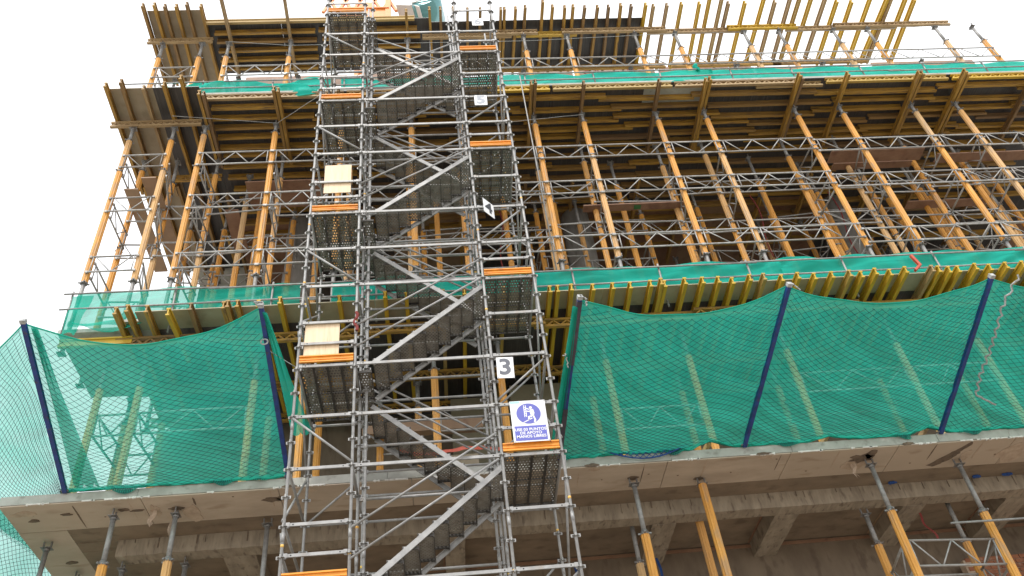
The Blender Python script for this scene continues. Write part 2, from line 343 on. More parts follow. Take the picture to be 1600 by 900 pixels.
# ------------------------------------------------------------------ shared building elements
_c = {}
def cached(k, f):
    if k not in _c: _c[k] = f()
    return _c[k]
def hbeam_mesh(L_, m):      # timber I-beam, along +X, bottom at z=0, height .2
    def f():
        mb = MB(); mb.box(0, L_, -.04, .04, 0, .04).box(0, L_, -.04, .04, .16, .2).box(.004, L_ - .004, -.0135, .0135, .0402, .1598)
        return mb.mesh('timber_i_beam', m)
    return cached(('h', round(L_, 1), m), f)
def gbeam_mesh(L_, m):      # timber lattice girder, along +X, height .24
    def f():
        mb = MB(); mb.box(0, L_, -.04, .04, 0, .06).box(0, L_, -.04, .04, .18, .24); n = max(1, round(L_ / .296)); st = L_ / n
        for i in range(n):
            x = i * st; mb.bar((x + .01, 0, .055), (x + st / 2, 0, .185), .034, .045, (0, 1, 0)); mb.bar((x + st / 2, 0, .185), (x + st - .01, 0, .055), .034, .045, (0, 1, 0))
        return mb.mesh('timber_girder', m)
    return cached(('g', round(L_, 1), m), f)
def beam(kind, p, L_, ang, m, label, group, tilt=0):
    me = (hbeam_mesh if kind == 'h' else gbeam_mesh)(L_, m)
    o = obj('timber_beam' if kind == 'h' else 'lattice_girder', me, None, p, (0, tilt, ang)); tag(o, label, 'timber beam' if kind == 'h' else 'girder', group); return o
YD = math.pi / 2
def tubem(r, L_, m, n=10, flute=0): return cached(('t', r, round(L_, 2), m, n, flute), lambda: MB().tube((0, 0, 0), (0, 0, L_), r, n, None, True, flute).mesh('tube', m))
def collar():
    def f():
        mb = MB().tube((0, 0, -.025), (0, 0, .025), .082, 12).tube((0, 0, .03), (0, 0, .06), .066, 10)
        for a in range(4): t = a * YD + .4; c, s_ = math.cos(t), math.sin(t); mb.bar((c * .07, s_ * .07, 0), (c * .125, s_ * .125, 0), .035, .03)
        return mb.mesh('collar', 'steeld')
    return cached('collar', f)
def head():
    def f(): return MB().box(-.08, .08, -.1, .1, -.008, 0).box(-.012, .012, -.085, -.055, 0, .13).box(-.012, .012, .055, .085, 0, .13).tube((0, 0, -.06), (0, 0, -.008), .06, 10).mesh('prop_head', 'steeld')
    return cached('head', f)
def foot():
    def f(): return MB().box(-.09, .09, -.09, .09, 0, .01).tube((0, 0, .01), (0, 0, .05), .06, 10).mesh('base_plate', 'steeld')
    return cached('foot', f)
def prop(x, y, z0, segs, label, group, r=.078, jit=.008):
    """segs: list of (kind, z_end); kind i = bare steel inner tube, o = yellow fluted outer"""
    t = thing('shoring_prop', label, 'prop', (x, y, z0), group, (rn.uniform(-jit, jit) * .3, rn.uniform(-jit, jit) * .3, 0))
    z = 0
    obj('base_plate', foot(), t)
    for i, (k, ze) in enumerate(segs):
        L_ = ze - z0 - z
        if k == 'i': obj('inner_tube', tubem(.047 if r < .09 else .055, L_, 'steel', 12), t, (0, 0, z))
        else: obj('outer_tube', tubem(r, L_, 'prop', 20, .13), t, (0, 0, z), (0, 0, rn.random()))
        if i < len(segs) - 1: obj('collar', collar(), t, (0, 0, z + L_), (0, 0, rn.random() * 6))
        z += L_
    obj('prop_head', head(), t, (0, 0, z), (0, 0, rn.choice((0, YD))))
    return t
def lat_meshes(L_):
    def f():
        h = .5; a = .0235
        ch = MB().tube((0, 0, 0), (L_, 0, 0), a, 8).box(-.03, .03, -.022, .022, -.03, .03).box(L_ - .03, L_ + .03, -.022, .022, -.03, .03).mesh('chord', 'lattice')
        br = MB(); e = min(.1, L_ * .06); r = .0155
        br.tube((e, 0, 0), (e, 0, h), r, 6).tube((L_ - e, 0, 0), (L_ - e, 0, h), r, 6)
        n = max(1, round((L_ - 2 * e) / 1.0)); st = (L_ - 2 * e - .1) / n; x = e + .05
        for i in range(n):
            br.tube((x, 0, h), (x + st * .5 - .02, 0, 0), r, 6).tube((x + st * .5 + .02, 0, 0), (x + st, 0, h), r, 6); x += st
        return ch, br.mesh('bracing', 'lattice')
    return cached(('lat', round(L_, 2)), f)
nlat = 0
def lattice(a, b, z, label, group, tilt=0):
    a = Vector((a[0], a[1], z)); b = Vector((b[0], b[1], z)); d = b - a; L_ = round(d.length, 2); ang = math.atan2(d.y, d.x)
    ch, br = lat_meshes(L_)
    t = thing('bracing_frame', label, 'bracing frame', a, group, (0, tilt, ang))
    obj('chord', ch, t); obj('chord', ch, t, (0, 0, .5)); obj('bracing', br, t); return t

# ------------------------------------------------------------------ level 0 props (below the slab)
L0 = [(-5.93, 14.72, 'i', 9.18, 'front row'), (-4.85, 14.8, 'i', 9.2, 'front row'), (-7.43, 15.7, 'i', 8.6, 'second row'), (-6.1, 16.1, 'i', 9.0, 'second row'), (-4.93, 16.1, 'i', 9.0, 'second row'), (-7.3, 17.0, 'i', 8.6, 'third row'),
      (3.74, 14.87, 'i', 9.06, 'front row'), (3.86, 16.27, 'i', 9.15, 'second row'), (5.13, 15.05, 'o', 0, 'front row'), (5.28, 16.29, 'o', 0, 'second row'), (8.5, 14.77, 'i', 9.1, 'front row'), (8.74, 16.17, 'i', 9.1, 'second row'),
      (10.45, 15.01, 'i', 9.05, 'front row'), (10.7, 16.36, 'i', 9.1, 'second row'), (-3.3, 15.4, 'i', 8.5, 'second row'), (14.3, 15.0, 'i', 9.1, 'front row')]
d0 = {(-5.93, 14.72): 'steel-topped prop under the tan soffit, left of the torn-sheet one', (-4.85, 14.8): 'steel-topped prop under the tan soffit beside the hanging torn sheet',
      (-7.43, 15.7): 'dull grey prop head at the slab corner, leftmost under the bottom slab', (-6.1, 16.1): 'shadowed grey prop right behind the second prop under the bottom slab left end',
      (-4.93, 16.1): 'shadowed grey prop behind the torn-sheet prop under the edge beam', (-7.3, 17.0): 'barely visible prop head low under the left soffit strip',
      (3.74, 14.87): 'steel-topped prop under the soffit just right of the stair tower', (3.86, 16.27): 'shadowed steel-topped prop close behind the one right of the stair tower',
      (5.13, 15.05): 'all-yellow prop reaching the tan soffit, front one of the pair', (5.28, 16.29): 'all-yellow prop reaching the edge beam, rear one of the pair',
      (8.5, 14.77): 'yellow prop below the triangular dark hole, holding the bottom right bracing frame', (8.74, 16.17): 'shadowed prop behind and left of the one below the triangular hole',
      (10.45, 15.01): 'yellow prop below the long dark crack at the lower right', (10.7, 16.36): 'shadowed prop behind the one below the long dark crack',
      (-3.3, 15.4): 'shadowed prop under the slab left of the stair tower', (14.3, 15.0): 'prop under the slab beyond the right edge'}
for x, y, k, zc, row in L0:
    zt = 10.243 if y < 15.8 else (9.9 if y < 16.25 or True and y < 16.21 else 10.23)
    if y > 17: zt = 10.243
    if y > 16.2 and abs(y - 17) > .1: zt = 10.232
    segs = [('o', 4.6), ('o', zc), ('i', zt - .14)] if k == 'i' else [('i', 2.2), ('o', zt - .14)]
    prop(x, y, 0, segs, d0[(x, y)], 'props under the bottom slab', .082, 0)
for a, b_, z, l in (((8.5, 14.77), (10.45, 15.01), 7.98, 'grey bracing frame low at the right between the two front yellow props'), ((8.74, 16.17), (10.7, 16.36), 7.9, 'shadowed rear bracing frame low at the right between two rear props'),
                ((8.5, 14.85), (8.74, 16.1), 7.95, 'short side bracing frame low at the right, left end of the braced bay'), ((10.45, 15.1), (10.7, 16.3), 7.95, 'short side bracing frame low at the right, right end of the braced bay')):
    lattice(a, b_, z, l, 'bracing frames under the bottom slab')
o = obj('scaffold_tube', MB().tube((9.5, 14.7, 8.72), (12.6, 14.9, 8.78), .022, 8).mesh('t', 'steel')); tag(o, 'loose thin scaffold tube lying over the bottom right bracing frame', 'tube')

# ------------------------------------------------------------------ level 1 props (behind the catch nets) and wall
L1 = [(-6.92, 'leftmost'), (-6.12, 'second'), (-3.78, 'third'), (3.75, 'fourth'), (5.6, 'fifth'), (7.85, 'sixth'), (10.42, 'seventh'), (12.35, 'eighth'), (14.5, 'ninth'), (-2.75, 'tower'), (-.0, 'tower2'), (1.42, 'tower3')]
for x, w in L1:
    if w == 'tower': l = 'yellow prop beside the right edge of the left catch net behind the stair tower'
    elif w == 'tower2': l = 'yellow prop standing centrally behind the stair tower on the bottom slab'
    elif w == 'tower3': l = 'yellow prop behind the number 3 plate and blue safety sign'
    else: l = 'pale yellow prop behind the catch nets, %s from the left in front row' % ('first' if w == 'leftmost' else w)
    prop(x, 15.0, 10.452, [('o', 13.28), ('i', 13.96)], l, 'front props on the bottom slab', .078, 0)
for i, x in enumerate((-6.8, -6.0, -3.7, -2.6, -1.25, -.4, 3.6, 5.7, 8.0, 10.5, 12.5, 14.6)):
    prop(x, 16.35, 10.452, [('o', 13.28), ('i', 13.96)], 'dimmer rear prop on the bottom slab, %s from the left in the second row' % nth(i + 1), 'rear props on the bottom slab', .078, 0)
for i, (a, b_, y, z) in enumerate(((-6.92, -6.12, 15.0, 12.1), (-6.12, -3.78, 15.0, 12.1), (7.85, 10.42, 15.0, 12.1), (10.42, 12.35, 15.0, 12.1), (-.0, 1.42, 15.0, 11.7), (-1.25, -.4, 16.35, 12.1), (8.0, 10.5, 16.35, 11.9), (3.75, 5.6, 15.0, 11.45), (-6.8, -6.0, 16.35, 12.0))):
    lattice((a, y), (b_, y), z, 'bracing frame on the bottom slab, %s counted from left front to right rear' % nth(i + 1), 'bracing frames on the bottom slab')
for i, x in enumerate((-6.9, -6.1, 7.9, 10.45)):
    lattice((x, 15.08), (x + .1, 16.27), 12.2, 'short depthwise bracing frame behind the catch nets, %s from the left' % nth(i + 1), 'side bracing frames on the bottom slab')
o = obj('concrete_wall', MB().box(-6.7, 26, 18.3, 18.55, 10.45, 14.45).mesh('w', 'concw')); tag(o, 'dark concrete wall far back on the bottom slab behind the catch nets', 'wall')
o = obj('concrete_wall', MB().box(1.75, 3.2, 16.7, 16.95, 10.45, 14.0).box(.35, 1.75, 17.1, 17.4, 10.45, 14.0).mesh('w', 'olive')); tag(o, 'plain olive-brown wall right of the number 3 plate, behind the tower', 'wall')
for n_, l, c, mm, lab in (('plank', (-1.6, 1.0, 15.9, 16.1, 12.35, 12.6), 0, 'board', 'reddish brown board lying behind the tower at mid height of the net floor'), ('plank', (-.1, .85, 16.0, 16.03, 11.2, 11.75), 0, 'plyl', 'pale plywood sheet behind the red tape inside the lower floor')):
    o = obj(n_, MB().box(*l).mesh('p', mm)); tag(o, lab, 'board')
# red warning tape
o = obj('warning_tape', MB().grid(lambda u, v: (-.75 + 2.6 * u, 14.75 + .1 * math.sin(u * 9), 11.1 + .075 * v - .1 * math.sin(math.pi * u) + .012 * math.sin(u * 40 + v)), 40, 2).mesh('t', 'red')); tag(o, 'red mesh warning tape stretched between props behind the tower', 'tape')
# ------------------------------------------------------------------ level 2 deck formwork
d2x = [-6.52, -6.27, -5.89, -5.0, -4.33, -4.25, -4.04, -3.61, -3.16, -2.61, -1.93, -0.96, -0.51, 0.27, 0.73, 1.58, 2.59, 2.76, 3.06, 3.54, 3.98, 4.37, 4.82, 5.05, 5.14, 5.59, 5.99, 6.35, 6.68, 7.06, 7.38, 7.81, 8.17, 8.57, 8.97, 9.38, 9.67, 9.97, 10.34, 10.68, 11.31, 11.48, 11.74, 11.96, 12.35, 12.72, 13.09, 13.49, 13.9, 14.3, 14.7]
for i, x in enumerate(d2x):
    if i and x - d2x[i - 1] < .09: x = d2x[i - 1] + .09; d2x[i] = x
    w = x < -3.9 and x > -6.6
    beam('h', (x, 13.80 + rn.uniform(-.05, .05), 14.305), 3.9, YD + rn.uniform(-.006, .006), 'beam' if w else 'beamy', 'yellow joist end under the middle deck, %s from the left' % nth(i + 1), 'joists under the middle deck')
beam('h', (-5.42, 13.78, 14.15), 1.6, YD - .05, 'beamy', 'odd tilted bright yellow joist stub lower than its neighbours, left of middle deck', 'joists under the middle deck', .0)
mi = [(1.2, 14.1)]
k = 0
for y, off in ((14.62, 0), (16.35, .9), (17.6, .3)):
    x = -6.7 - off * .2; a = 0
    while x < 14.5:
        k += 1
        L_ = 3.9 if x > -4 else 2.9
        beam('g', (x, y + (a % 2) * .1, 14.062), L_, 0, 'beam', 'lattice girder under the middle deck joists, %s from front left to rear right' % nth(k), 'girders under the middle deck'); x += L_ - .25; a += 1
# panels of the deck
x = -6.2; i = 0
while x < 16:
    i += 1; x2 = x + 2.5; o = obj('formwork_panel', MB().box(x + .003, x2 - .003, 14.03, 14.62, 14.507, 14.528).mesh('p', 'plyo')); tag(o, 'pale olive plywood edge strip, %s from the left under middle deck' % nth(i), 'formwork panel', 'edge strips of the middle deck'); x = x2
i = 0
for y0, y1 in ((14.623, 17.1), (17.103, 19.6)):
    x = -5.9
    while x < 16:
        i += 1; x2 = x + 2.5; o = obj('formwork_panel', MB().box(x + .002, x2 - .002, y0, y1, 14.507, 14.528).mesh('p', 'plyb')); tag(o, 'black plywood under the middle deck joists, %s from front left to rear right' % nth(i), 'formwork panel', 'black sheets under the middle deck'); x = x2
o = obj('concrete_slab', MB().box(-7.9, -6.6, 14.5, 16.8, 14.43, 14.53).box(-6.55, 26, 14.35, 24, 14.535, 14.6).mesh('s', 'conc')); tag(o, 'thin middle deck slab, its pale end showing at the far left under the guard rail', 'floor slab')
beam('h', (-7.85, 14.6, 14.12), 1.5, 0, 'beamy', 'short yellow joist under the pale left tip of the middle deck slab', 'joists under the middle deck')

# ------------------------------------------------------------------ level 2 props
C2 = [(-8.1, 'a'), (-6.97, 'a'), (-6.1, 'b'), (-4.13, 'b'), (-2.3, 'b'), (-.32, 'b'), (1.16, 'b'), (3.26, 'b'), (4.72, 'b'), (6.94, 'b'), (8.43, 'b'), (11.22, 'b'), (12.64, 'b'), (14.93, 'b'), (16.36, 'b'), (18.67, 'b')]
rowsY = [(15.3, 'front'), (16.5, 'second'), (18.6, 'third'), (20.0, 'fourth'), (21.6, 'rearmost')]
pos2 = {}
for i, x in enumerate((-5.2, -4.85, -3.2, .3, 2.3, 3.9, 5.8, 7.6, 9.2, 10.2, 11.9, 12.3, 13.6, 15.3, 15.7, 17.2, 18.0)):
    prop(x, 17.15 + .3 * (i % 3), 14.602, [('o', 18.9), ('o', 21.6), ('i', 22.66)], 'inner tall prop between second and third rows on middle deck, %s from the left' % nth(i + 1), 'tall props on the middle deck', .08)
for r_, (y, rw) in enumerate(rowsY):
    for i, (x, k) in enumerate(C2):
        if r_ == 3 and i % 4 == 2: continue
        dx = 0 if r_ == 0 else rn.uniform(-.22, .22); yy = y if r_ == 0 else y + rn.uniform(-.1, .1)
        z0 = 14.602
        if x < -7.9: z0 = 14.532
        if x < -7.9 and y > 17: continue
        ztop = 22.66
        zc = (16.66, 20.85 + rn.uniform(-.1, .1), 22.3 if k == 'b' else 22.1) if r_ == 0 else (16.0 + rn.uniform(-.3, .3), 19.0, 21.9 + rn.uniform(-.4, .4))
        prop(x + dx, yy, z0, [('i', zc[0]), ('o', zc[1]), ('o', zc[2]), ('i', ztop)], 'tall yellow prop on the middle deck, %s from the left in the %s row' % (nth(i + 1), rw), 'tall props on the middle deck', .08)
        pos2[(r_, i)] = (x + dx, yy)
tierF = [(20.62, 'top'), (19.1, 'middle'), (16.95, 'lowest')]
def tz(x, z): return z
for r_, (y, rw) in enumerate(rowsY[:4]):
    for i in range(len(C2) - 1):
        if (r_, i) not in pos2 or (r_, i + 1) not in pos2: continue
        for zi, (z, tn) in enumerate(tierF):
            if i == 1 and r_ == 0: continue
            if r_ > 1 and (i + zi + r_) % 3 == 0: continue
            zz = z + (0 if r_ == 0 else (-.5, .35, -.8)[r_ - 1] + rn.uniform(-.15, .15)) + (.25 if x < 0 and False else 0)
            if r_ == 0 and C2[i][0] < -3 and zi == 0: zz = 20.86
            if r_ == 0 and C2[i][0] > 10: zz -= .1 + .05 * zi
            a = pos2[(r_, i)]; b_ = pos2[(r_, i + 1)]
            lattice((a[0] + .02, a[1] - .1), (b_[0] - .02, b_[1] - .1), zz, '%s tier bracing frame, middle deck %s row, %s bay from the left' % (tn, rw, nth(i + 1)), 'bracing frames along the middle deck')
for i in range(len(C2)):
    for zi, (z, tn) in enumerate(tierF):
        for r_ in (0, 2):
            if (r_, i) in pos2 and (r_ + 1, i) in pos2 and (r_ == 0 or zi != 1):
                a = pos2[(r_, i)]; b_ = pos2[(r_ + 1, i)]
                lattice((a[0] + .09, a[1] + .05), (b_[0] + .09, b_[1] - .05), z + rn.uniform(-.15, .1), '%s tier depthwise frame at the %s tall prop from left, %s rows' % (tn, nth(i + 1), 'front' if r_ == 0 else 'rear'), 'depthwise bracing frames on the middle deck')
# planks resting on frames
def plank(x0, x1, y0, y1, z, l, m='board', rot=0):
    o = obj('plank', MB().box(-(x1 - x0) / 2, (x1 - x0) / 2, -(y1 - y0) / 2, (y1 - y0) / 2, 0, .04).mesh('plank', m), None, ((x0 + x1) / 2, (y0 + y1) / 2, z), (0, 0, rot)); tag(o, l, 'plank'); return o
plank(-7.98, -7.62, 15.55, 18.7, 20.35, 'tan plank laid front to back at the far left, outer one of two')
plank(-7.5, -7.12, 15.3, 18.9, 20.5, 'reddish brown plank laid front to back at the far left, inner one of two')
plank(4.4, 7.4, 16.25, 16.5, 19.75, 'long plank with green paint mark on bracing frames right of the tower')
o = obj('paint_mark', MB().box(5.85, 6.05, 16.3, 16.45, 19.742, 19.748).mesh('pm', 'paintg')); o.parent = bpy.data.objects['plank.002']; o.matrix_parent_inverse = Matrix.Translation(-Vector(o.parent.location))
plank(12.0, 14.9, 15.75, 16.2, 21.15, 'wide brown plank high on frames at the right, front left one')
plank(12.3, 14.8, 16.35, 16.6, 21.3, 'brown plank high on frames at the right, tucked behind the wide one')
plank(15.4, 18.9, 16.0, 16.35, 21.15, 'brown plank high on frames near the right edge')
plank(-5.1, -2.9, 16.4, 17.4, 21.5, 'big brown plywood sheet high behind the props left of the tower')
plank(-5.75, -5.35, 17.0, 18.6, 21.0, 'narrow upright-looking brown board high at left between props')
plank(14.6, 17.2, 17.2, 17.5, 20.4, 'brown plank lying deeper inside at the right')
# concrete columns
for i, (x, y) in enumerate(((-3.95, 19.4), (4.9, 19.6), (13.75, 19.5))):
    o = obj('concrete_column', MB().tube((x, y, 14.6), (x, y, 22.9), .46, 28).mesh('c', 'concc')); tag(o, 'round grey concrete column deep inside the middle storey, %s from the left' % nth(i + 1), 'column', 'round columns')
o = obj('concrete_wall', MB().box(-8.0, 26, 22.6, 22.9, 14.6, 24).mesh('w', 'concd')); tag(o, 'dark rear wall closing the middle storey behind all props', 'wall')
# red hoses hanging deep inside
for i, x in enumerate((2.2, 10.3, 12.9)):
    o = obj('red_hose', MB().path([(x + .1 * math.sin(t * .7), 18.1, 22 - t * .35) for t in range(9)], .022, 6).mesh('h', 'paintr')); tag(o, 'dark red hose hanging deep inside the middle storey, %s from the left' % nth(i + 1), 'hose', 'red hoses')

# ------------------------------------------------------------------ level 3 deck formwork (underside)
cnt = 0
for i, x in enumerate([-6.06, -4.02, -2.3, -.32, 1.16, 3.24, 4.72, 6.95, 8.41, 11.22, 12.66, 14.95, 16.4, 18.67]):
    sx = (-.055, .055) if i in (0, 1, 3, 5, 8, 9, 11, 12) else (0,)
    for s in sx:
        cnt += 1; beam('h', (x + s, 14.25 + rn.uniform(-.05, .08), 22.795), 2.6, YD + rn.uniform(-.008, .008), 'beam', 'front-to-back bearer poking out under the upper deck, %s from the left' % nth(cnt), 'bearers under the upper deck')
    cnt2 = 0
    for y0 in (18.0,):
        beam('h', (x + rn.uniform(-.1, .1), y0, 22.795), 3.9, YD + rn.uniform(-.01, .01), 'beam', 'deep shadowed front-to-back bearer under the upper deck, %s from the left' % nth(i + 1), 'rear bearers under the upper deck')
# joists in X direction
j = 0
jr = random.Random(11)
for r_, y in enumerate([14.93, 15.3, 15.66, 16.0, 16.36, 16.62, 17.05, 17.5, 17.95, 18.4, 18.9, 19.4, 19.9, 20.5, 21.2]):
    x = -6.05 + jr.uniform(0, .25); a = 0
    while x < 19:
        L_ = jr.choice((2.9, 3.3, 3.9)); j += 1; kind = 'h'
        beam(kind, (x, y + (a % 2) * .09 + jr.uniform(-.02, .02), 22.997), L_, jr.uniform(-.008, .008), 'beam', 'joist lying lengthwise under the upper deck, %s in the %s row back' % (nth(a + 1), nth(r_ + 1)), 'lengthwise joists under the upper deck'); x += L_ + jr.uniform(-.35, .08); a += 1
# edge girders of level 3
x = -6.1; a = 0
for x, L_, m in ((-6.05, 3.9, 'beamw'), (-2.1, 3.9, 'beam'), (1.9, 1.9, 'beamy'), (3.85, 3.6, 'beamw'), (7.5, 3.9, 'beamw'), (10.0, 2.1, 'beamw'), (12.15, 3.9, 'beamy'), (16.15, 3.9, 'beamy')):
    a += 1; beam('g', (x, 14.62 if a != 6 else 14.72, 22.997), L_ - .04, 0, m, 'wavy-webbed edge girder below the upper guard net, %s from the left' % nth(a), 'edge girders of the upper deck')
i = 0
prr = random.Random(5)
for y0, y1 in ((14.58, 16.85), (16.852, 19.3), (19.302, 22.5)):
    x = -6.15
    while x < 25:
        i += 1; x2 = x + 2.5; m = 'concs' if i in (6,) else 'plyb'
        o = obj('formwork_panel', MB().box(x + .003, x2 - .003, y0, y1, 23.2, 23.221).mesh('p', 'plyb' if y0 < 17 else prr.choice(('plyb', 'plyb', 'board')))); tag(o, 'dark plywood over the upper deck joists, %s from front left to rear right' % nth(i), 'formwork panel', 'dark sheets of the upper deck'); x = x2
o = obj('formwork_panel', MB().box(6.62, 8.6, 14.75, 15.35, 23.185, 23.199).mesh('p', 'conc')); tag(o, 'grey bare patch sheet among the black sheets under the upper deck', 'formwork panel')
# left table, joists front to back
for i, x in enumerate((-8.6, -8.16, -7.62, -7.05, -6.55)):
    beam('h', (x, (14.08, 13.98, 14.2, 14.1, 13.9)[i], 22.997), 3.9, YD + (.004, .01, .0, -.01, .006)[i], 'beam' if i != 2 else 'beamw', 'joist of the left cantilevered table under upper deck, %s from the left' % nth(i + 1), 'joists of the left upper table')
    beam('h', (x + .1, 17.7, 22.997), 3.9, YD, 'beam', 'rear front-to-back joist behind the left table, %s from the left' % nth(i + 1), 'rear joists of the left upper table')
for n_, (x0, x1, m, l) in enumerate(((-8.64, -7.42, 'plyl', 'pale brown plywood sheet of the left cantilevered table under the upper deck'), (-7.417, -6.16, 'plyb', 'black plywood sheet of the left cantilevered table under the upper deck'))):
    o = obj('formwork_panel', MB().box(x0, x1, 14.3, 17.6, 23.2, 23.221).mesh('p', m)); tag(o, l, 'formwork panel')
    o = obj('formwork_panel', MB().box(x0, x1, 17.603, 21.5, 23.2, 23.221).mesh('p', m)); tag(o, l.replace('sheet of', 'sheet deep behind'), 'formwork panel')
beam('g', (-8.75, 15.28, 22.757), 2.5, 0, 'beamw', 'short lattice girder carried by the two leftmost tall props', 'girders of the left tables')
beam('g', (-8.6, 17.3, 22.757), 2.5, 0, 'beam', 'rear short lattice girder under the left cantilevered table', 'girders of the left tables')
for s, lab in (((-7.9, 27.5, 14.66, 22.95, 23.23, 23.42), 'thin upper deck slab mostly hidden behind the upper guard net'),):
    o = obj('concrete_slab', MB().box(*s).mesh('s', 'conc')); tag(o, lab, 'floor slab')

# ------------------------------------------------------------------ level 3 props and top deck
C3 = [(-7.95, 'i'), (-6.75, 'i'), (-5.92, 'i'), (-4.02, 'i'), (-.33, 'i'), (3.42, 'i'), (4.85, 'i'), (7.1, 'i'), (8.45, 'i'), (10.8, 'i'), (12.0, 'i'), (13.9, 'i'), (15.1, 'i'), (17.5, 'i'), (18.85, 'x')]
x3 = []
for i, (x, k) in enumerate(C3):
    prop(x, 15.15, 23.422, [('o', 25.95 if x > -5 else 26.05), ('i', 26.83)], 'short prop under the top deck, %s from the left' % nth(i + 1) if k != 'x' else 'bare-headed short prop carrying nothing, rightmost on the upper deck', 'short props on the upper deck', .078, .01)
for i in range(len(C3) - 1):
    a, b_ = C3[i][0], C3[i + 1][0]
    if b_ - a > 3.6:
        m_ = (a + b_) / 2; 
        lattice((a + .02, 15.05), (m_, 15.05), 24.92, 'bracing frame on the upper deck, left half of wide bay %s from the left' % nth(i + 1), 'bracing frames along the upper deck'); lattice((m_, 15.05), (b_ - .02, 15.05), 24.92, 'bracing frame on the upper deck, right half of wide bay %s from the left' % nth(i + 1), 'bracing frames along the upper deck')
    elif i != 1: lattice((a + .02, 15.05), (b_ - .02, 15.05), 25.08 if x < 0 else 24.88, 'bracing frame on the upper deck in bay %s from the left' % nth(i + 1), 'bracing frames along the upper deck')
for i, (x, k) in enumerate(C3):
    if i in (0, 2, 3, 5, 7, 9, 11, 13):
        prop(x + .05, 16.45, 23.422, [('o', 25.7), ('i', 26.83)], 'rear short prop under the top deck, %s from the left' % nth(i + 1), 'rear short props on the upper deck', .078, .01)
        lattice((x + .1, 15.2), (x + .12, 16.4), 24.7, 'depthwise bracing frame on the upper deck at the %s prop from the left' % nth(i + 1), 'depthwise frames on the upper deck')
# left top table
for i, (x, y) in enumerate(((-8.35, 14.01), (-8.0, 13.99), (-7.7, 14.04), (-7.36, 14.05), (-7.03, 13.99), (-6.62, 14.06))):
    beam('h', (x, y, 27.172), 2.9, YD + rn.uniform(-.012, .012), 'beam', 'joist of the small left table of top deck, %s from left' % nth(i + 1), 'joists of the top left table')
o = obj('formwork_panel', MB().box(-8.3, -6.68, 14.28, 16.88, 27.375, 27.396).mesh('p', 'plyl')); tag(o, 'pale brown plywood sheet of the small left table of the top deck', 'formwork panel')
beam('g', (-8.45, 15.15, 26.93), 2.0, 0, 'beamw', 'short lattice girder under the top left table', 'girders of the left tables')
# middle top table
for i, x in enumerate((-5.92, -4.02, -.33)):
    beam('h', (x, (13.55, 13.55, 14.25)[i], 26.97), (3.0, 3.0, 2.6)[i], YD + rn.uniform(-.02, .02), 'beamw' if i < 2 else 'beam', 'long weathered bearer sticking out past the top deck edge, %s from the left' % nth(i + 1), 'bearers of the top deck')
j = 0
for r_, y in enumerate((15.0, 15.3, 15.64, 15.98, 16.3)):
    x = -6.5; a = 0
    for L_ in (3.3, 3.3, 2.4 if r_ else 3.3):
        j += 1; a += 1
        if x + L_ > .7: L_ = .6 - x
        if L_ > .6: beam('h', (x + rn.uniform(0, .15), y + (a % 2) * .03, 27.172), L_ - .16, rn.uniform(-.01, .01), 'beam', 'lengthwise joist under the black top deck, %s in row %s' % (nth(a), nth(r_ + 1)), 'lengthwise joists of the top deck')
        x += L_
beam('h', (-6.6, 14.66, 27.19), 3.9, 0, 'beamw', 'pale edge joist along the top deck left of the tower', 'edge joists of the top deck')
beam('h', (-2.68, 14.66, 27.19), 2.6, 0, 'beamw', 'pale edge joist along the top deck behind the tower', 'edge joists of the top deck')
x = -6.66; i = 0
while x < 7.4:
    i += 1; x2 = min(x + 2.35, 7.48)
    o = obj('formwork_panel', MB().box(x + .003, x2 - .003, 14.72 if x < -.2 else 14.86, 16.6, 27.393 if x < 0 else 27.377, 27.414 if x < 0 else 27.398).mesh('p', 'plyb')); tag(o, 'black-faced plywood sheet of the top deck, %s from the left' % nth(i), 'formwork panel', 'black sheets of the top deck'); x = x2
# right top table joists
d4 = [(.41, 0), (.76, 0), (1.17, 0), (1.63, 0), (2.04, 0), (2.7, 0), (2.82, 0), (3.18, 0), (3.49, 0), (4.05, 1), (4.38, 0), (4.78, 0), (5.05, 0), (5.44, 0), (5.86, 0), (6.22, 0), (6.62, 0), (6.97, 0), (7.45, 0), (7.71, 0), (8.16, 0), (8.64, 0), (9.24, 0), (9.55, 2), (9.96, 2), (10.22, 0), (10.78, 0), (11.4, 2), (11.8, 0), (12.29, 2), (12.62, 2), (13.02, 2), (13.51, 2), (13.94, 0), (14.46, 0), (15.07, 1), (15.68, 1), (15.81, 1), (16.32, 2), (16.65, 0)]
for i, (x, k) in enumerate(d4):
    m = 'beam' if x < 7.3 else ('beamy' if rn.random() < .7 else 'beamw')
    y0 = {0: 14.33, 1: 14.1, 2: 13.92}[k] + rn.uniform(-.03, .03)
    beam('h', (x, y0, 27.172), 2.45 if k == 0 else 2.65, YD + rn.uniform(-.02, .02) + (.06 if i == 36 else 0), m, 'joist jutting past the top deck edge, right part, %s from the left' % nth(i + 1), 'upward-looking joists of the top deck')
a = 0
x = .2
for x, L_, dy in ((.15, 2.9, .0), (2.4, 1.5, -.09), (3.2, 2.0, 0), (4.7, 3.5, -.09), (7.55, 3.3, .0), (10.3, 2.4, -.09), (12.3, 3.9, 0), (14.0, 4.1, -.09)):
    a += 1; beam('g', (x, 15.2 + dy, 26.93), L_, 0, 'beamw' if a % 3 else 'beamy', 'lattice girder carrying the open top joists, %s from the left' % nth(a), 'girders of the top deck')
for i, (x, L_) in enumerate(((1.0, 3.9), (4.5, 3.9), (8.6, 3.9), (12.2, 3.4))):
    beam('g', (x, 16.5, 26.93), L_, 0, 'beam', 'rear lattice girder low behind the open top joists, %s from the left' % nth(i + 1), 'rear girders of the top deck')
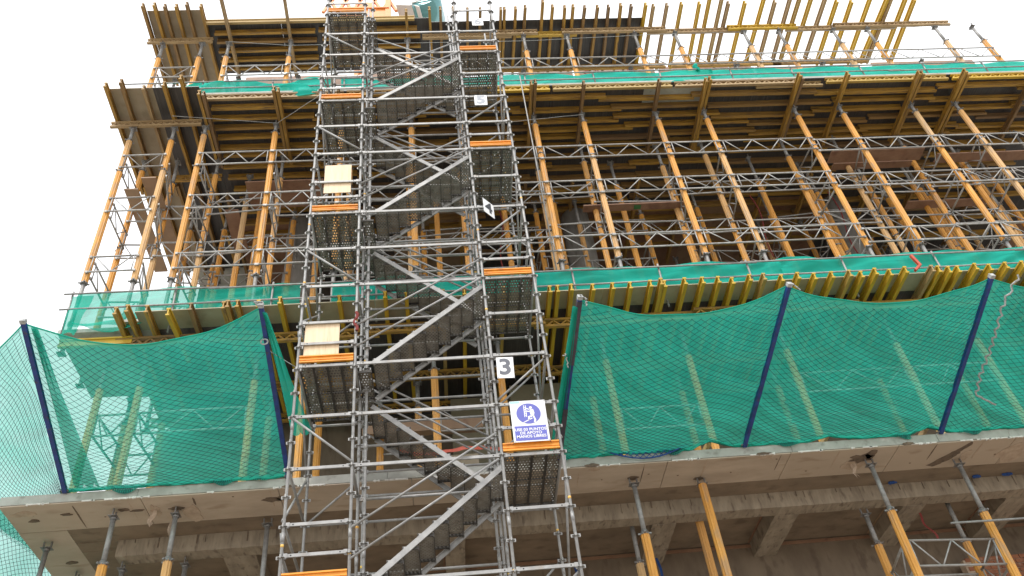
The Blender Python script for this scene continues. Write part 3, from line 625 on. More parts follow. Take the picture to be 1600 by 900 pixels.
# brown beam forms standing behind the top props
x = -5.7; i = 0
for x, x2, z0, z1 in ((-5.8, -2.4, 26.35, 26.98), (-2.0, 1.6, 26.5, 27.0), (3.4, 5.3, 26.4, 26.95), (5.4, 8.2, 26.45, 27.0), (8.3, 11.7, 26.5, 26.95), (11.8, 15.6, 26.4, 26.8), (16.1, 20.0, 26.4, 26.9)):
    i += 1; o = obj('form_board', MB().box(x, x2 - .04, 16.9, 16.93, z0 + .62, z1 + .62).mesh('fb', 'board')); tag(o, 'reddish brown beam form board behind the upper deck props, %s from the left' % nth(i), 'form board', 'brown form boards of the top deck')
def text_mesh(body, size, m, off=0.0, ext=.001, shear=0, sx=1):
    c = bpy.data.curves.new('txt', 'FONT'); c.body = body; c.size = size; c.extrude = ext; c.offset = off; c.align_x = 'CENTER'; c.align_y = 'CENTER'; c.space_line = .92; c.resolution_u = 4
    o = bpy.data.objects.new('txt', c); COL.objects.link(o); bpy.context.view_layer.update()
    me = bpy.data.meshes.new_from_object(o.evaluated_get(bpy.context.evaluated_depsgraph_get())); bpy.data.objects.remove(o); me.materials.clear(); me.materials.append(M[m])
    return me
fb = bpy.data.objects['form_board.003']
o = obj('painted_writing', text_mesh('CHU', .34, 'paintr', .006), fb, (6.0, 16.893, 27.34), (math.pi / 2, 0, 0)); o = obj('painted_writing', text_mesh('57', .34, 'paintr', .006), fb, (7.35, 16.893, 27.34), (math.pi / 2, 0, 0))

# ------------------------------------------------------------------ guard rails and green guard cloth
def guard(name, z_top, z_mid, y, xs_, x0, x1, zb, lab, lean=0):
    t = thing('guard_rail', lab, 'guard rail', (x0, y, zb))
    def part(n, mb, m='steel'): o = obj(n, mb.mesh(n, m), t); o.matrix_parent_inverse = Matrix.Translation(-Vector(t.location))
    for x in xs_: part('post', MB().tube((x, y + .02, zb), (x + rn.uniform(-.02, .02), y, z_top + .12), .024, 8))
    for z in (z_top, z_mid):
        x = x0
        while x < x1:
            L_ = rn.choice((3.5, 4.2, 5)); part('rail', MB().tube((x, y - .045 + rn.uniform(-.01, .01), z + rn.uniform(-.02, .02)), (min(x + L_, x1), y - .045, z + rn.uniform(-.02, .02)), .022, 8)); x += L_ - .4
    return t
guard('g2', 15.52, 15.07, 14.5, (-7.82, -5.62, -3.52, -1.2, 1.0, 3.3, 5.33, 7.46, 9.79, 12.13, 14.5), -8.0, 15.5, 14.32, 'long grey tube guard rail running along the middle deck edge')
guard('g3', 24.02, 23.68, 14.74, (-6.25, -4.26, -2.2, .5, 3.11, 5.21, 7.24, 9.45, 11.39, 13.61, 15.66, 17.64), -8.6, 19.5, 23.425, 'long grey tube guard rail running along the upper deck edge')
def band(x0, x1, y, zt, zb, seed, m, lab, fold=.03, droop=0):
    r = random.Random(seed); ph = [r.uniform(0, 6) for _ in range(8)]
    def f(u, v):
        x = x0 + (x1 - x0) * u; L_ = x1 - x0
        top = .05 * math.sin(x * 1.5 + ph[0]) ** 2 + .02 * math.sin(x * 5 + ph[1])
        w = 1.5 * fold * (.8 * math.sin(x * 2.3 + v * 5 + ph[2]) + .5 * math.sin(x * 4.1 - v * 9 + ph[3]) + .45 * math.sin(v * 17 + x * 4 + ph[4] + 2 * math.sin(x * .9)) + .25 * math.sin(x * 11 + v * 26 + ph[6]) * max(0, math.sin(x * 1.1 + ph[7])))
        dz = droop * math.exp(-((u - .85) / .1) ** 2) * v ** 2
        return (x, y + w + .02 - dz * .8, zt + top + (zb - zt) * v + .03 * math.sin(x * 3 + ph[5]) * v - dz)
    o = obj('guard_cloth', MB().grid(f, int((x1 - x0) * 12), 24).mesh('gc', m)); tag(o, lab, 'netting', 'green guard cloths'); return o
band(-7.75, -2.9, 14.53, 15.62, 14.62, 1, 'bandl', 'sheer green guard cloth on the middle deck rail, left of the tower', .03)
band(-2.2, 2.3, 14.53, 15.62, 14.62, 2, 'band', 'green guard cloth on the middle deck rail behind the stair tower', .03)
band(2.35, 8.3, 14.53, 15.62, 14.6, 3, 'band', 'opaque green guard cloth on the middle deck rail, first stretch right of tower', .025)
band(8.25, 15.4, 14.54, 15.66, 14.6, 4, 'band', 'opaque creased green guard cloth on the middle deck rail at the far right', .03)
band(-7.4, -2.6, 14.75, 24.06, 23.35, 5, 'band', 'crumpled green guard cloth on the upper deck rail left of the tower', .05, .45)
band(-2.3, 2.4, 14.75, 24.04, 23.35, 6, 'band', 'green guard cloth strip on the upper deck rail behind the tower', .02)
band(2.4, 8.9, 14.75, 24.04, 23.35, 7, 'band', 'green guard cloth strip on the upper deck rail, first stretch right of tower', .02, .25)
band(8.8, 19.4, 14.75, 24.04, 23.35, 8, 'band', 'green guard cloth strip on the upper deck rail at the far right', .015)
o = obj('guard_cloth', MB().grid(lambda u, v: (-7.78 + .45 * u * (1 - .4 * v) - .02, 14.45 + .03 * math.sin(v * 9), 15.45 - 1.15 * v + .12 * math.sin(u * 3) * v), 8, 20).mesh('gc', 'bandl')); tag(o, 'loose sheer green cloth flap hanging from the far left guard post', 'netting')
o = obj('guard_cloth', MB().grid(lambda u, v: (-7.6 + 1.7 * u, 14.4 + .04 * math.sin(u * 9 + v * 4), 14.62 - .28 * math.sin(math.pi * u) * v), 24, 6).mesh('gc', 'bandl')); tag(o, 'sagging green cloth hem below the far left end of middle deck rail', 'netting')
o = obj('cloth_knot', MB().path([(8.42 + .05 * math.sin(t), 14.7, 23.95 + .045 * t) for t in range(8)], .06, 6).mesh('k', 'band')); tag(o, 'twisted green cloth knot sticking up from the upper guard rail', 'netting')
# red post clamp at right
o = obj('red_clamp', MB().bar((10.93, 13.72, 14.78), (11.02, 13.72, 14.45), .06, .06).bar((11.02, 13.72, 14.47), (10.85, 13.74, 14.33), .08, .05).mesh('rc', 'red')); tag(o, 'small red metal clamp sticking up from a joist end at the right', 'clamp')

# ------------------------------------------------------------------ catch nets on the bottom slab
posts = [((-6.74, 14.345, 10.458), (-6.68, 11.2, 11.74)), ((-2.78, 14.345, 10.458), (-2.86, 11.2, 11.83)), ((2.28, 14.345, 10.458), (2.57, 11.2, 11.65)), ((5.92, 14.345, 10.458), (6.35, 11.2, 11.70)), ((9.94, 14.345, 10.458), (10.15, 11.2, 11.66)), ((13.9, 14.345, 10.458), (14.2, 11.2, 11.7))]
plab = ['blue net outrigger post at the far left of the green catch nets', 'blue net outrigger post with white rings just left of the tower', 'dark and blue net outrigger post with white rope just right of the tower', 'blue net outrigger post in the middle of the right-hand catch nets', 'blue net outrigger post near the right edge of the picture', 'blue net outrigger post past the right edge']
for i, (a, b_) in enumerate(posts):
    t = thing('net_post', plab[i], 'post', a, 'blue net outrigger posts')
    d = Vector(b_) - Vector(a)
    obj('tube', MB().bar((0, 0, 0), tuple(d * 1.01), .075, .075).mesh('tube', 'blue'), t)
    if i == 2: obj('dark_sleeve', MB().bar(tuple(d * .62), tuple(d * 1.0), .09, .09).bar(tuple(d * .05), tuple(d * .34), .088, .088).mesh('s', 'postd'), t)
    obj('end_cap', MB().bar(tuple(d * 1.01), tuple(d * 1.03), .09, .09).mesh('cap', 'rope'), t)
    obj('foot_bracket', MB().box(-.07, .07, -.06, .3, -.0, .02).mesh('fb', 'steeld'), t)
def lerp(a, b_, t): return tuple(p + (q - p) * t for p, q in zip(a, b_))
LIFTS = ((5.28, .17), (7.66, .10), (9.72, .15), (-1e3, 0))
def lift(x): return sum(h * max(0, 1 - abs(x - c) / .42) for c, h in LIFTS)
def net_fn(B0, B1, T0, T1, sag, belly, off, seed, fold=.02, sagy=.25):
    r = random.Random(seed); ph = [r.uniform(0, 6) for _ in range(8)]
    def f(u, v):
        b_ = lerp(B0, B1, u); t = lerp(T0, T1, u); s = 4 * u * (1 - u)
        t = (t[0], t[1] + sagy * s, t[2] - sag * s)
        p = lerp(b_, t, v); q = math.sin(math.pi * min(1, max(0, v))) * (s ** .7 if s > 0 else 0)
        w = fold * (.6 * math.sin(u * 15 + v * 9 + ph[0]) + .5 * math.sin(u * 22 + v * 31 + ph[1] + 1.5 * math.sin(v * 4)) + .45 * math.sin(v * 47 + u * 34 + ph[2]) * (1 - v) + .25 * math.sin(v * 83 + u * 61 + ph[4]) * (1 - v) * max(0, math.sin(u * 5 + ph[5]))) * (1 - v * .5)
        lip = .07 * math.sin(u * 21 + ph[3]) * (1 - v) ** 6 
        return (p[0] + .3 * w, p[1] + off * .3 - abs(lip) * .5, p[2] - belly * q + off * min(1, v * 8) + w * min(1, v * 6) - .012 * (1 - v) ** 12 + .25 * abs(lip) * (lip > 0) + lift(b_[0]) * (1 - v) ** 5)
    return f
def catch_net(i, B0, B1, T0, T1, sag, belly, lab, m='cloth', sq=False, bf=.045, sagy=.25):
    t = thing('catch_net', lab, 'net', B0, 'green catch nets')
    inv = Matrix.Translation(-Vector(B0))
    f = net_fn(B0, B1, T0, T1, sag, belly, .05, 40 + i, bf, sagy)
    o = obj('debris_cloth', MB().grid(f, 90, 60).mesh('dc', m), t); o.matrix_parent_inverse = inv
    f2 = net_fn(B0, B1, T0, T1, sag, belly, -.01, 40 + i, bf * .4, sagy)
    W_ = (Vector(B1) - Vector(B0)).length; H_ = (Vector(T0) - Vector(B0)).length; mb = MB(); st = .095
    r = random.Random(90 + i); ph = [r.uniform(0, 6) for _ in range(4)]
    def warp(x, y):   # knotted net hangs unevenly: metres on the sheet -> metres on the sheet
        return x + .10 * math.sin(y * 1.7 + ph[0]) * math.sin(math.pi * x / W_) + .04 * math.sin(x * 3 + y * 2 + ph[1]), y + .14 * math.sin(x * 1.3 + ph[2]) * math.sin(math.pi * y / H_)
    if sq: dirs = ((1, .06), (-.08, 1))
    else: dirs = ((1, .62), (-1, .62)) if i % 2 else ((1, .55), (-1, .7))
    for dx, dy in dirs:
        l = math.hypot(dx, dy); dx /= l; dy /= l; nx, ny = -dy, dx; R = math.hypot(W_, H_); k = -int(R / st) - 1
        while k * st < R:
            run = []; s = -R
            while s < R:
                x = W_ / 2 + nx * k * st + dx * s; y = H_ / 2 + ny * k * st + dy * s; xx, yy = warp(x, y)
                if 0 <= xx <= W_ and 0 <= yy <= H_: run.append(f2(xx / W_, yy / H_))
                elif run: break
                s += .16
            if len(run) > 1: mb.path(run, .0038, 3)
            k += 1
    o = obj('knotted_netting', mb.mesh('kn', 'twine'), t); o.matrix_parent_inverse = inv
    if i < 8:
        hp = []; r5 = random.Random(i)
        for q in range(61):
            b_ = lerp(B0, B1, q / 60); hp.append((b_[0] + r5.uniform(-.01, .01), b_[1] + .012, b_[2] + .022 + lift(b_[0]) + .03 * max(0, math.sin(q * .55 + i)) * r5.random()))
        o = obj('hem', MB().path(hp, .026, 7).mesh('hem', 'hem'), t); o.matrix_parent_inverse = inv
        a1, a2 = r5.uniform(0, 6), r5.uniform(0, 6)
        def drape(u, v, B0=B0, B1=B1):
            b_ = lerp(B0, B1, u); d = max(0, .10 * math.sin(u * 13 + a1) + .07 * math.sin(u * 29 + a2) - .03)
            return (b_[0], b_[1] - .02 - .02 * math.sin(u * 60) * v - .01, b_[2] + .06 + lift(b_[0]) - (.06 + (0 if lift(b_[0]) > 0 else d)) * v)
        o = obj('hem_flap', MB().grid(drape, 120, 4).mesh('hf', 'cloth'), t); o.matrix_parent_inverse = inv
        mb2 = MB()
        for q in range(0, 110, 1):
            u0 = q / 110; p0 = drape(u0, 0); p1 = drape(min(1, u0 + .012), 1); p2 = drape(max(0, u0 - .012), 1)
            if p0[2] - p1[2] > .1: mb2.path([p0, p1], .005, 3).path([p0, p2], .005, 3)
        if mb2.v: o = obj('hem_netting', mb2.mesh('hn', 'twine'), t); o.matrix_parent_inverse = inv
    o = obj('border_rope', MB().path([f(u / 40, 1.0) for u in range(41)], .014, 6).mesh('br', 'cloth'), t); o.matrix_parent_inverse = inv
    return t
N_ = [p for p in posts]
catch_net(1, N_[0][0], N_[1][0], N_[0][1], N_[1][1], .42, .22, 'green catch net left of the stair tower between two blue posts', 'clothl')
catch_net(2, N_[2][0], N_[3][0], N_[2][1], N_[3][1], .30, .20, 'green catch net immediately right of the stair tower')
catch_net(3, N_[3][0], N_[4][0], N_[3][1], N_[4][1], .28, .20, 'green catch net between the middle and right blue posts')
catch_net(4, N_[4][0], N_[5][0], N_[4][1], N_[5][1], .3, .20, 'green catch net cut by the right edge of the picture')
catch_net(6, (-7.8, 17.5, 10.46), (-6.8, 14.3, 10.46), (-11.2, 14.5, 12.2), (-6.70, 11.2, 11.74), .3, .15, 'pale sunlit catch net wrapping round the left building corner', 'clothl', True)
catch_net(8, (-7.88, 14.37, 10.42), (-7.88, 21, 10.42), (-8.9, 14.6, 7.4), (-8.5, 21, 7.6), 0, 0, 'green net hanging below the bottom slab at the lower left corner', 'clothl', False, .04, 0)
# bunched cloth at the left post and near the tower
def bunch(p, q, w0, w1, seed, lab):
    r = random.Random(seed)
    o = obj('cloth_bunch', MB().grid(lambda u, v: tuple(a + (b_ - a) * v + (((u - .5) * (w0 + (w1 - w0) * v)) if k == 0 else 0) + .035 * math.sin(u * 16 + v * (3 + k) + k) for k, (a, b_) in enumerate(zip(p, q))), 24, 30).mesh('cb', 'cloth')); tag(o, lab, 'netting')
bunch((-6.55, 11.3, 11.74), (-6.35, 14.25, 10.5), .06, .45, 1, 'gathered dark green cloth fold right of the far left blue post')
bunch((-2.82, 11.25, 11.8), (-2.45, 13.6, 10.9), .04, .4, 2, 'gathered green cloth edge hanging beside the tower on its left')
bunch((2.5, 11.3, 11.6), (2.2, 14.2, 10.5), .05, .16, 3, 'gathered green cloth edge beside the tower on its right')
# blue rope fringe, white ropes, rings
mb = MB()
for k in range(-8, 9):
    for s in (1, -1):
        pts = []
        for q in range(9):
            x = 3.9 + k * .12 + s * q * .04; z = 10.5 - q * .035
            if 3.25 < x < 4.75 and z > 10.5 - .2 * math.sin(max(0, min(1, (x - 3.25) / 1.5)) * math.pi): pts.append((x, 14.3, z))
        if len(pts) > 1: mb.path(pts, .008, 3)
mb.path([(3.1 + .19 * q, 14.29, 10.56 - .25 * math.sin(q / 9 * math.pi)) for q in range(10)], .014, 5)
o = obj('blue_netting_fringe', mb.mesh('f', 'ropeb')); tag(o, 'loose blue netting fringe drooping over the slab edge right of tower', 'netting')
def rope(pts, r, m, lab, wob=.015, name='rope'):
    out = []
    for i in range(len(pts) - 1):
        for k in range(8): t = k / 8; out.append(tuple(a + (b_ - a) * t + wob * math.sin((i * 8 + k) * 1.9 + c) for c, (a, b_) in enumerate(zip(pts[i], pts[i + 1]))))
    out.append(pts[-1]); o = obj(name, MB().path(out, r, 5).mesh('r', m)); tag(o, lab, 'rope'); return o
rope([(10.65, 11.1, 11.65), (10.35, 11.5, 11.3), (10.35, 12.0, 11.1), (10.4, 12.5, 11.0), (10.3, 12.9, 10.8), (10.3, 13.3, 10.6), (10.8, 13.6, 10.55)], .02, 'rope', 'frayed white rope dangling in front of the net at the right edge', .03)
rope([(2.57, 11.1, 11.7), (2.68, 11.12, 11.62), (2.66, 11.15, 11.48)], .014, 'rope', 'short white rope tied at the tip of the post right of tower')
rope([(2.3, 12.2, 11.25), (2.55, 12.15, 11.3), (2.36, 12.2, 11.28), (2.38, 12.3, 11.05)], .012, 'rope', 'white rope knot halfway down the post right of tower')
rope([(-2.83, 11.9, 11.5), (-2.4, 12.4, 11.46)], .008, 'rope', 'thin white cord from the blue post to the tower left leg', .004)
mb = MB()
c0 = Vector((-2.86, 11.72, 11.5)); mb.path([tuple(c0 + Vector((.06 * math.cos(t * .7), -.05, .06 * math.sin(t * .7)))) for t in range(10)], .014, 6)
o = obj('ring', mb.mesh('rg', 'rope')); tag(o, 'white ring hooked on the blue post left of the tower', 'ring')
rope([(-2.9, 11.15, 11.85), (-2.97, 11.1, 11.9), (-2.83, 11.1, 11.9)], .015, 'rope', 'white rope loop at the tip of the post left of tower')
rope([(6.4, 11.1, 11.72), (6.5, 11.1, 11.55)], .012, 'rope', 'tiny white rope tail at the tip of the middle blue post')
# timber stubs poking through the net foot
for i, (x, w) in enumerate(((5.15, .1), (7.55, .08), (9.6, .12))):
    o = obj('timber_stub', MB().bar((x, 14.7, 10.5), (x + .12, 14.37, 10.62), .07, .09).mesh('ts', 'beamw')); tag(o, 'timber stub poking out of a gap at the net foot, %s from the left' % nth(i + 1), 'timber', 'timber stubs at the net foot')

# ------------------------------------------------------------------ stair tower
T = thing('stair_tower', 'tall galvanised scaffold stair tower with perforated landings in front of the building', 'scaffold', (0, 12.25, 0))
T_inv = Matrix.Translation((0, -12.25, 0))
def tp(name, me, parent=None, loc=None, rot=None):
    o = obj(name, me, parent or T, loc, rot)
    if parent is None: o.matrix_parent_inverse = T_inv
    return o
Y0, Y1, Y2 = 12.25, 13.22, 14.1
XL, XI, XR, XO = -2.38, -1.38, 1.03, 2.02
ZT = 25.3
def standard_mesh(top=ZT):
    def f():
        mb = MB().tube((0, 0, 0), (0, 0, top), .0255, 12)
        k = 0.3
        while k < top:
            mb.tube((0, 0, k - .005), (0, 0, k + .005), .062, 12)
            for a in range(4): t = a * YD; c, s_ = math.cos(t), math.sin(t); mb.bar((c * .035, s_ * .035, k + .0), (c * .075, s_ * .075, k + .0), .022, .05)
            k += .5
        for k in range(2, int(top), 2): mb.tube((0, 0, k + .05), (0, 0, k + .2), .0305, 12)
        return mb.mesh('standard', 'tower')
    return cached('std', f)
for x, ys_ in ((XL, (Y0, Y2)), (XI, (Y0, Y1, Y2)), (XR, (Y0, Y1, Y2)), (XO, (Y0, Y2))):
    for y in ys_:
        tp('standard', standard_mesh(), None, (x, y, 0), (0, 0, rn.uniform(-.1, .1)))
        for q in range(4): tp('tape_mark', cached('tape', lambda: MB().tube((0, 0, 0), (0, 0, .045), .0265, 12).mesh('tape', 'tape')), None, (x, y, 6.6 + q * 4 + rn.uniform(0, 3.2)))
tp('standard', standard_mesh(), None, (XI + .14, Y1 - .25, 0)); tp('standard', standard_mesh(), None, (XR - .12, Y1 + .25, 0))
def ledger_mesh(L_):
    def f():
        mb = MB().box(.05, L_ - .05, -.014, .014, -.026, .026)
        for x in (.03, L_ - .09): mb.box(x, x + .06, -.022, .022, -.034, .034)
        return mb.mesh('ledger', 'tower')
    return cached(('led', round(L_, 2)), f)
def tledger_mesh(L_):
    def f():
        mb = MB().tube((.05, 0, 0), (L_ - .05, 0, 0), .0245, 10)
        for x in (.03, L_ - .09): mb.box(x, x + .06, -.022, .022, -.036, .036)
        return mb.mesh('ledger', 'tower')
    return cached(('tled', round(L_, 2)), f)
def led(x0, x1, y, z, name='ledger', fl=False):
    o = tp(name, (ledger_mesh if fl else tledger_mesh)(x1 - x0), None, (x0, y, z + rn.uniform(-.006, .006)))
    if fl:
        for xx in (.14, x1 - x0 - .14):
            h = obj('pin_hole', cached('hole', lambda: MB().tube((0, -.0165, 0), (0, -.014, 0), .011, 8).mesh('hole', 'black')), o, (xx, 0, 0))
def led_y(x, y0, y1, z, name='transom'): tp(name, tledger_mesh(y1 - y0), None, (x, y0, z), (0, 0, YD))
Rz = [5.3, 9.3, 13.3, 17.35, 21.35]; Lz = [7.33, 11.38, 15.37, 19.37, 23.4]
bays = ((XL, XI), (XI, XR), (XR, XO))
for z in Rz[1:] + Lz + [r + 1 for r in Rz]:
    for a, b_ in bays:
        if not (a == XI and z > 23): led(a, b_, Y0, z, 'ledger', True)
for z in Lz:
    for d in (.5, 1.0): led(XL, XI, Y0, z + d, 'guard_tube', True)
    led(XR, XO, Y0, z + 1, 'guard_tube', True)
for z in Rz:
    for d in (.52,): led(XR, XO, Y0, z + d, 'guard_tube', True)
for z in Rz[1:] + Lz:
    for a, b_ in bays: led(a, b_, Y2, z, 'rear_ledger')
for z in Rz[1:] + Lz:
    for d in (.5, 1.0):
        if z < 23: led(*(bays[1]), Y2, z + d, 'rear_guard_tube')
        led(*(bays[0] if z in Lz else bays[2]), Y2, z + d, 'rear_guard_tube')
    for x in (XL, XO): led_y(x, Y0, Y2, z)
    for x in (XI, XR): led_y(x, Y0, Y1, z); led_y(x, Y1, Y2, z)
    led(XI, XR, Y1, z - .06 if z in Rz else z - 1.1, 'middle_ledger')
for z in Lz:
    for d in (.5, 1.0): led_y(XL, Y0, Y2, z + d, 'side_guard_tube')
for z in Rz:
    for d in (.5, 1.0): led_y(XO, Y0, Y2, z + d, 'side_guard_tube')
def brace(a, b_, name='diagonal_brace', r=.021): tp(name, MB().tube(a, b_, r, 8).mesh('brace', 'tower'), None)
for r_ in Rz:
    brace((XL, Y0 - .04, r_ + .96), (XI, Y0 - .04, r_ + .05))
    brace((XL + .02, Y2 + .04, r_ + .05), (XI, Y2 + .04, r_ + .95))
    brace((XL - .03, Y0, r_ - .9), (XL - .03, Y2, r_ + .9)); brace((XL - .03, Y2, r_ + 1.0), (XL - .03, Y0, r_ + 2.9))
for l_ in Lz[:-1]:
    brace((XR, Y2 + .04, l_ - .95), (XO, Y2 + .04, l_ - .05)); brace((XR, Y0 + .04, l_ - .98), (XO, Y0 + .04, l_ - .05)); brace((XR, Y2 + .04, l_ + .05 + 0), (XO, Y2 + .04, l_ - .9 + 1.9))
    brace((XO + .03, Y0, l_ - 1.8), (XO + .03, Y2, l_)); brace((XO + .03, Y2, l_ + .1), (XO + .03, Y0, l_ + 1.9))
for k, z in enumerate([6.3, 10.3, 14.3, 18.3]):
    brace((XI, Y2 + .05, z + .9), (XR, Y2 + .05, z - .9)); brace((XI, Y1 + .03, z + 1.4), (XR, Y1 + .03, z - .35))
# hand rails of the flights
for i, l_ in enumerate(Lz[:-1]):
    for d in (.36, .86): brace((XI + .02, Y0 - .05, l_ + d + .0), (XR - .06, Y0 - .05, l_ + d + 1.52), 'hand_rail', .019)
for i, r_ in enumerate(Rz):
    for d in (.55, 1.02): brace((XR - .02, Y1 + .08, r_ + d), (XI + .1, Y1 + .08, r_ + d + 1.55), 'hand_rail', .019)
# flights
def tread_mesh():
    def f():
        mb = MB().box(-.118, .118, 0, .86, 0, .006); return mb.mesh('tread', 'expand')
    return cached('tread', f)
def tread_lip():
    def f():
        return MB().box(-.128, -.118, 0, .86, -.07, .012).box(.118, .128, 0, .86, -.07, .012).box(-.117, .117, .004, .016, -.05, -.001).box(-.117, .117, .844, .856, -.05, -.001).mesh('tread_frame', 'rim')
    return cached('lip', f)
def gusset():
    def f():
        mb = MB().poly([(-.08, -.11), (-.03, -.02), (-.10, .0), (-.105, -.03)], .006); return mb.mesh('gusset', 'tower')
    return cached('gus', f)
def flight(xa, za, xb, zb, y):
    t = obj('stair_flight', None, T, (0, 0, 0)); t.matrix_parent_inverse = T_inv
    s = MB()
    for yy, dz in ((y, 0), (y + .91, -.12)):
        mbb = MB().bar((xa, yy, za + dz), (xb, yy, zb + dz), .028, .09, (0, 0, 1)); mbb.bar((xa, yy + (.02 if yy == y else -.02), za + .05 + dz), (xb, yy + (.02 if yy == y else -.02), zb + .05 + dz), .03, .008); obj('stringer', mbb.mesh('stringer', 'tower'), t)
    n = 9
    for k in range(n):
        u = (k + .55) / n; x = xa + (xb - xa) * u; z = za + (zb - za) * u + .02
        o = obj('tread', tread_mesh(), t, (x, y + .03, z)); obj('tread_frame', tread_lip(), o); 
        g_ = obj('gusset', gusset(), o, (.0, -.03, -.01), (0, 0, 0 if xb > xa else 0)); 
        if xb < xa: g_.scale = (-1, 1, 1)
for l_ in Lz[:-1]: flight(XI + .30, l_ + .02, XR - .0, l_ + 1.80, Y0 + .06)
for r_ in Rz: flight(XR - .12, r_ - .02, XI + .22, r_ + 1.83, Y1 + .0)
def plank_mesh():
    def f():
        return MB().box(0, .232, 0, 1.66, 0, .004).mesh('plank_sheet', 'perf')
    return cached('pl', f)
def plank_rim():
    def f(): return MB().box(0, .013, 0, 1.66, -.05, -.001).box(.219, .232, 0, 1.66, -.05, -.001).box(.008, .224, 0, .02, -.04, -.001).box(.008, .224, 1.64, 1.66, -.04, -.001).box(.008, .224, .8, .815, -.025, -.001).mesh('plank_rim', 'rim')
    return cached('plr', f)
def landing(x0, z):
    for k in range(4):
        o = tp('landing_plank', plank_mesh(), None, (x0 + .025 + k * .242, Y0 + .05, z + .045)); obj('plank_rim', plank_rim(), o)
for z in Lz: landing(XL, z)
for z in Rz[0:]: landing(XR, z)
for z in Lz:
    o = tp('landing_plank', plank_mesh(), None, (XI + .04, Y1 - .75, z - .0)); obj('plank_rim', plank_rim(), o)
def toe_mesh(L_):
    def f(): return MB().box(.03, L_ - .03, -.008, .008, 0, .15).box(.03, L_ - .03, -.034, -.008, .125, .15).box(.03, L_ - .03, -.034, -.008, .0, .02).box(.03, L_ - .03, -.02, -.008, .06, .075).mesh('toe_board', 'toe')
    return cached(('toe', L_), f)
for z in Lz: tp('toe_board', toe_mesh(1.0), None, (XL, Y0 - .015, z + .055))
for z in Rz: tp('toe_board', toe_mesh(.99), None, (XR, Y0 - .015, z + .055))
# plywood sheets tied on the landings
o = obj('plywood_sheet', MB().box(-2.3, -1.68, Y0 + .03, Y0 + .045, 11.55, 12.42).mesh('p', 'plyw')); tag(o, 'pale plywood sheet tied behind the rails of the lower left landing', 'plywood sheet')
o = obj('plywood_sheet', MB().box(-2.15, -1.58, Y0 + .03, Y0 + .045, 16.05, 16.97).mesh('p', 'plyw')); tag(o, 'pale plywood sheet tied behind the rails of the left landing one level up', 'plywood sheet')
# red rag
o = obj('red_rag', MB().path([(XI + .03 * math.sin(t), Y0 - .05, 12.55 - .05 * t) for t in range(10)], .03, 6).mesh('r', 'paintr')); tag(o, 'faded red rag tied around the inner left tower leg', 'rag')

# ------------------------------------------------------------------ signs
def panel(name, w, h, loc, rot, lab): 
    t = thing(name, lab, 'sign', loc, None, rot); obj('plate', MB().box(-w / 2, w / 2, 0, .004, -h / 2, h / 2).mesh('plate', 'white'), t)
    for sx in (-1, 1):
        for sz in (-1, 1): obj('cable_tie', MB().bar((sx * (w / 2 - .02), -.004, sz * (h / 2 - .02)), (sx * (w / 2 + .02), .04, sz * (h / 2 + .015)), .008, .008).mesh('tie', 'rim'), t)
    return t
def num(t, s, size, m, off=.012, loc=(0, -.003, 0)): obj('number', text_mesh(s, size, m, off), t, loc, (math.pi / 2, 0, 0))
t = panel('number_sign', .30, .46, (1.245, 12.16, 11.03), (0, .03, 0), 'white plate with grey number 3 on the tower, above the blue safety sign'); num(t, '3', .48, 'ink')
t = panel('number_sign', .325, .42, (1.29, 12.10, 15.16), (0, 0, math.radians(46)), 'tilted white plate with black number 4 turned edgeways on the tower'); num(t, '4', .42, 'inkk', .012)
t = panel('number_sign', .30, .40, (1.42, 12.16, 19.09), (0, .02, 0), 'white plate with faded grey number 5 on the tower upper right landing'); num(t, '5', .42, 'inkf', .02)
t = panel('number_sign', .30, .36, (1.62, 12.3, 22.9), (0, 0, 0), 'white plate with pale number 6 near the top of the tower'); num(t, '6', .38, 'inkf', .008)
t = panel('safety_sign', .60, .82, (1.545, 12.17, 9.89), (0, .0, 0), 'white safety sign with blue climbing-worker circle and USE 03 PUNTOS text')
obj('blue_disc', MB().tube((0, -.003, .145), (0, 0, .145), .205, 40).mesh('d', 'signb'), t)
obj('blue_panel', MB().box(-.265, .265, -.003, 0, -.385, -.10).mesh('bp', 'signb'), t)
obj('cyan_strip', MB().box(-.29, -.13, -.002, 0, .365, .40).mesh('cs', 'signc'), t)
obj('lettering', text_mesh('USE 03 PUNTOS\nDE APOYO\nMANOS LIBRES', .074, 'white', .0018), t, (0, -.0045, -.243), (math.pi / 2, 0, 0))
P = MB()
P.poly([(-.075, -.04), (-.062, -.04), (-.062, .2), (-.075, .2)], .0015); P.poly([(-.045, -.04), (-.032, -.04), (-.032, .2), (-.045, .2)], .0015)
for z in (-.01, .03, .07, .11, .15): P.poly([(-.062, z), (-.045, z), (-.045, z + .01), (-.062, z + .01)], .0015)
P.poly([(.045 + .026 * math.cos(a * .628), .145 + .026 * math.sin(a * .628)) for a in range(10)], .0015)          # head
P.poly([(.02, .11), (.085, .115), (.1, .04), (.085, -.03), (.035, -.02), (.025, .05)], .0015)                      # trunk
P.poly([(-.035, .125), (-.03, .145), (.03, .115), (.04, .09)], .0015); P.poly([(-.04, .07), (-.035, .09), (.03, .075), (.03, .055)], .0015)
P.poly([(.04, -.01), (.06, -.04), (.01, -.055), (.005, -.1), (-.02, -.1), (-.015, -.03)], .0015)                      # front leg
P.poly([(.06, -.02), (.09, -.02), (.115, -.11), (.1, -.15), (.07, -.15), (.085, -.1)], .0015)                      # rear leg
P.poly([(-.12, -.15), (-.09, -.15), (.06, -.075), (.05, -.06)], .0015)
for v_ in range(len(P.v)): x, y, z = P.v[v_]; P.v[v_] = (x, y - .0032, z + .115)
obj('pictogram', P.mesh('pg', 'white'), t)

